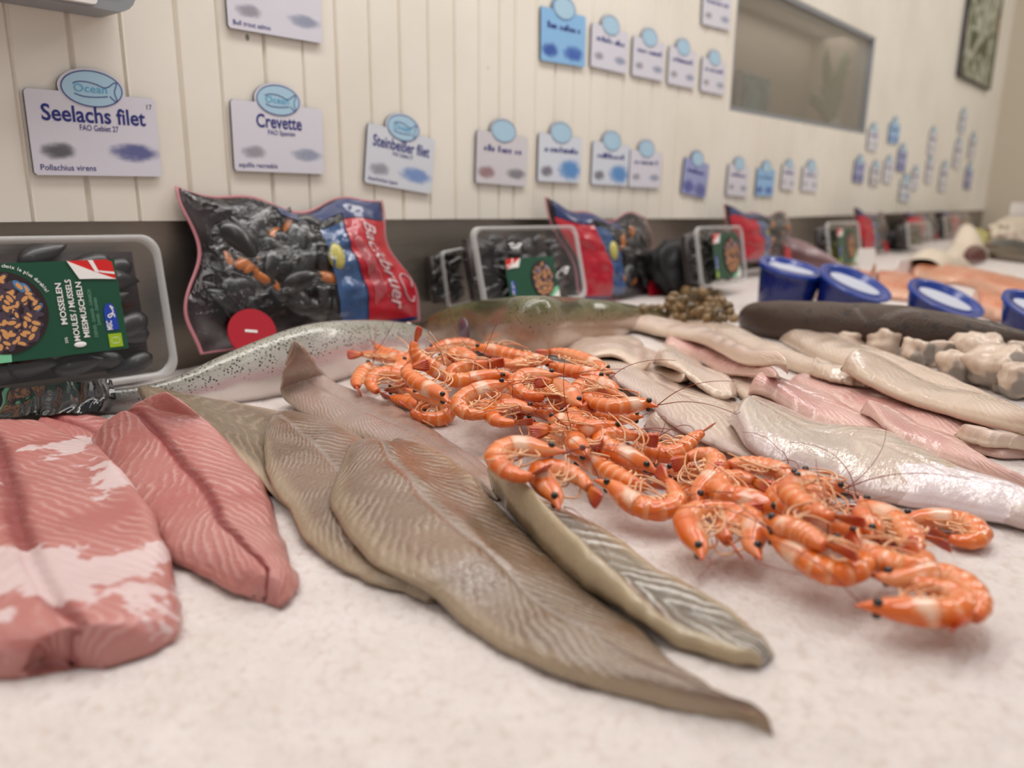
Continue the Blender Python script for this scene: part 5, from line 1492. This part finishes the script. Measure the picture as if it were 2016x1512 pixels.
# white tags and tray at the far right
def tagcard(quad, v0, lab):
    c, x, y, z, w, h = pack_frame(quad, v0, .1); root = empty('white_tag', frame_mat(x, y, z, c)); tag(root, lab, 'tag', 'white tags standing in the ice')
    v, f = prism(round_rect(w, h, w * .1, 4), -.002, .002); mesh_obj('card', v, f, MT['paper'], root, smooth=False)
    m = MB(); m.box((0, -h * .6, 0), (w * .12, h * .4, .003)); m.build('spike', MT['unit_grey'], root, smooth=False)
tagcard(((1690, 490), (1722, 488), (1722, 530), (1692, 532)), None, 'white tag standing in the ice below the far red vacuum bag')
tagcard(((1766, 514), (1796, 512), (1796, 542), (1768, 544)), None, 'white tag standing at the left end of the long salmon side')
tagcard(((1988, 402), (2030, 400), (2030, 444), (1990, 446)), .33, 'white tag at the right edge near the end wall')
lump('fish_piece', 'far pale fish piece at the right edge under the white tag', 'fish piece', ((1955, 440), (2034, 436), (2036, 480), (1958, 474)), None, .3, .12, MT['cream'], 12, amp=.3, part='flesh')

# blue tubs
def tub(lx, ly, rx, ry, bl, br, by, label, tiltn, wl=.5):
    """rim ellipse seen from (lx,ly) to (rx,ry); floor by at px by"""
    p0 = hit((bl + br) / 2, by, 0, True); dep = p0[1] * .97 + .06
    wr = math.hypot(rx - lx, ry - ly) / F * dep / 2; wb_ = (br - bl) / F * dep / 2
    p = p0 + nrm((p0[0], p0[1], 0)) * wb_
    top = at_dist((lx + rx) / 2, (ly + ry) / 2, p)
    ht = max(top[2] - p[2], .04)
    root = empty('blue_tub', loc=p); tag(root, label, 'tub', 'blue tubs in front of the salmon')
    roll = math.atan2(ry - ly, rx - lx)
    right = nrm(np.cross((p[0], p[1], 0), (0, 0, 1.0))); fw = nrm((p[0], p[1], 0))
    tx = nrm(right * math.cos(roll) - np.array((0, 0, 1.0)) * math.sin(roll))
    ty = nrm(fw * math.cos(tiltn) + np.array((0, 0, 1.0)) * math.sin(tiltn)); tz = nrm(np.cross(tx, ty))
    cb, ct = np.zeros(3), top - p
    def ringp(k, rr, dz=0.0, n=48):
        cc = cb * (1 - k) + ct * k; X = nrm(right * (1 - k) + tx * k); Y = nrm(fw * (1 - k) + ty * k); Z_ = np.cross(X, Y)
        return np.array([cc + X * rr * math.cos(a) + Y * rr * math.sin(a) + Z_ * dz for a in np.linspace(0, 2 * math.pi, n, endpoint=False)])
    rings = [ringp(0, wb_ * .96), ringp(.03, wb_), ringp(.75, wb_ * .2 + wr * .8), ringp(.86, wr * .97), ringp(.9, wr)]
    v, f = loft(rings); n = 48; f = f + [tuple(range(n))[::-1]]
    mesh_obj('tub_wall', v, f, MT['tubblue'], root)
    rings = [ringp(.88, wr * .99), ringp(.89, wr * 1.05), ringp(.99, wr * 1.05), ringp(1, wr * 1.03), ringp(1, wr * .86), ringp(1, wr * .84, -.006)]
    v, f = loft(rings); f = f + [tuple(range(5 * n, 6 * n))]
    mesh_obj('lid', v, f, MT['tubrim'], root)
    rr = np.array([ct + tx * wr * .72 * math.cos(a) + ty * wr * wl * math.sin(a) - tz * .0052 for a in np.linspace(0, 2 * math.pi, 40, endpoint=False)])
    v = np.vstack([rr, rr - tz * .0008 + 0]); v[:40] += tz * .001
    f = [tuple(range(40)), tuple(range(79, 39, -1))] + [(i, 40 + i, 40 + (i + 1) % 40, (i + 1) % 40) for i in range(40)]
    mesh_obj('painted_reflection', v, f, MT['tubsheen'], root, smooth=False)  # pale oval stands in for a glossy reflection on the lid
tub(1499, 512, 1620, 536, 1490, 1594, 612, 'blue tub with pale painted reflection, leftmost of the four', .14, .40)
tub(1620, 530, 1750, 578, 1606, 1700, 618, 'blue tub with long pale painted reflection, second from the left', .24, .42)
tub(1796, 560, 1930, 608, 1786, 1890, 640, 'blue tub with pale painted reflection, third from the left', .22, .42)
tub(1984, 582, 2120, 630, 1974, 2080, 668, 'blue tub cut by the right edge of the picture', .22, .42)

# cubes of fish beside the dark fish
MT['chunk'] = None
def chunk_mat():
    t = NT('fish_cube'); ob = t.coord(); inf = t.n('ShaderNodeObjectInfo').outputs['Random']
    n = t.noise(ob, 60, 3); c = t.mix(t.step(n, .35, .65), lin('d9c4b2'), lin('c4aa97'))
    g_ = t.noise(ob, 22, 2); c = t.mix(t.math('MULTIPLY', t.step(g_, .52, .58), t.step(inf, .35, .6)), c, lin('8f857c'))
    t.set(Base_Color=c, Roughness=.38, Coat_Weight=.2, Subsurface_Weight=.15, Subsurface_Radius=(.01, .006, .004)); t.bump(n, .3, .002); return t.m
MT['chunk'] = chunk_mat()
CH = [(1648, 668, 40, 'pale fish cube nearest the rounded fillet end'), (1676, 684, 40, 'pale fish cube second from the left in the cube row'), (1702, 674, 46, 'large pale fish cube against the dark fish'), (1740, 690, 42, 'pale yellow fish cube in the middle of the cube row'),
      (1768, 672, 40, 'pale fish cube behind the grey one'), (1792, 688, 42, 'grey skinned fish cube in the middle of the cube row'), (1826, 684, 46, 'pale notched fish cube right of the grey one'), (1806, 712, 40, 'pale fish cube in front of the grey one'),
      (1846, 712, 42, 'pale fish cube with a dark hollow beside it'), (1880, 742, 48, 'yellowish fish cube bulging beside the beige fillet'), (1922, 716, 62, 'grey pointed fish cube with skin on top'), (1956, 752, 70, 'big grey and white fish cube at the lower right'),
      (2006, 706, 50, 'cream fish cube at the right edge below the dark fish'), (2004, 772, 56, 'greyish fish cube at the right edge, lowest')]
for k, (px, py, s_, lab) in enumerate(CH):
    p = hit(px, py + s_ * .15, 0, True); s = 1.35 * s_ / F * (p[1] * .97 + .06)
    g = sphere_geo((0, 0, 0), 1, 16, 22); v = np.array(g[0]); nn = v / (np.sum(np.abs(v) ** 5, 1) ** .2)[:, None]
    o_ = np.array([1 + .30 * mnoise.noise((q[0] * 1.9 + k * 7, q[1] * 1.6, q[2] * 1.6)) + .07 * mnoise.noise((q[0] * 6, q[1] * 6 + k, q[2] * 6)) for q in nn])
    sc = np.array((rnd.uniform(.9, 1.15), rnd.uniform(.8, 1.1), rnd.uniform(.65, .85)))
    v = nn * o_[:, None] * s * .5 * sc
    Rm = np.array(Matrix.Rotation(rnd.uniform(0, 3), 3, 'Z') @ Matrix.Rotation(rnd.uniform(-.4, .4), 3, 'X')); v = v @ Rm.T
    lo = v[:, 2].min()
    o = mesh_obj('fish_cube', v, g[1], MT['chunk'], None, p - (0, 0, lo + .003)); tag(o, lab, 'fish piece', 'fish cubes in a row')
    splat(v + p - (0, 0, lo))
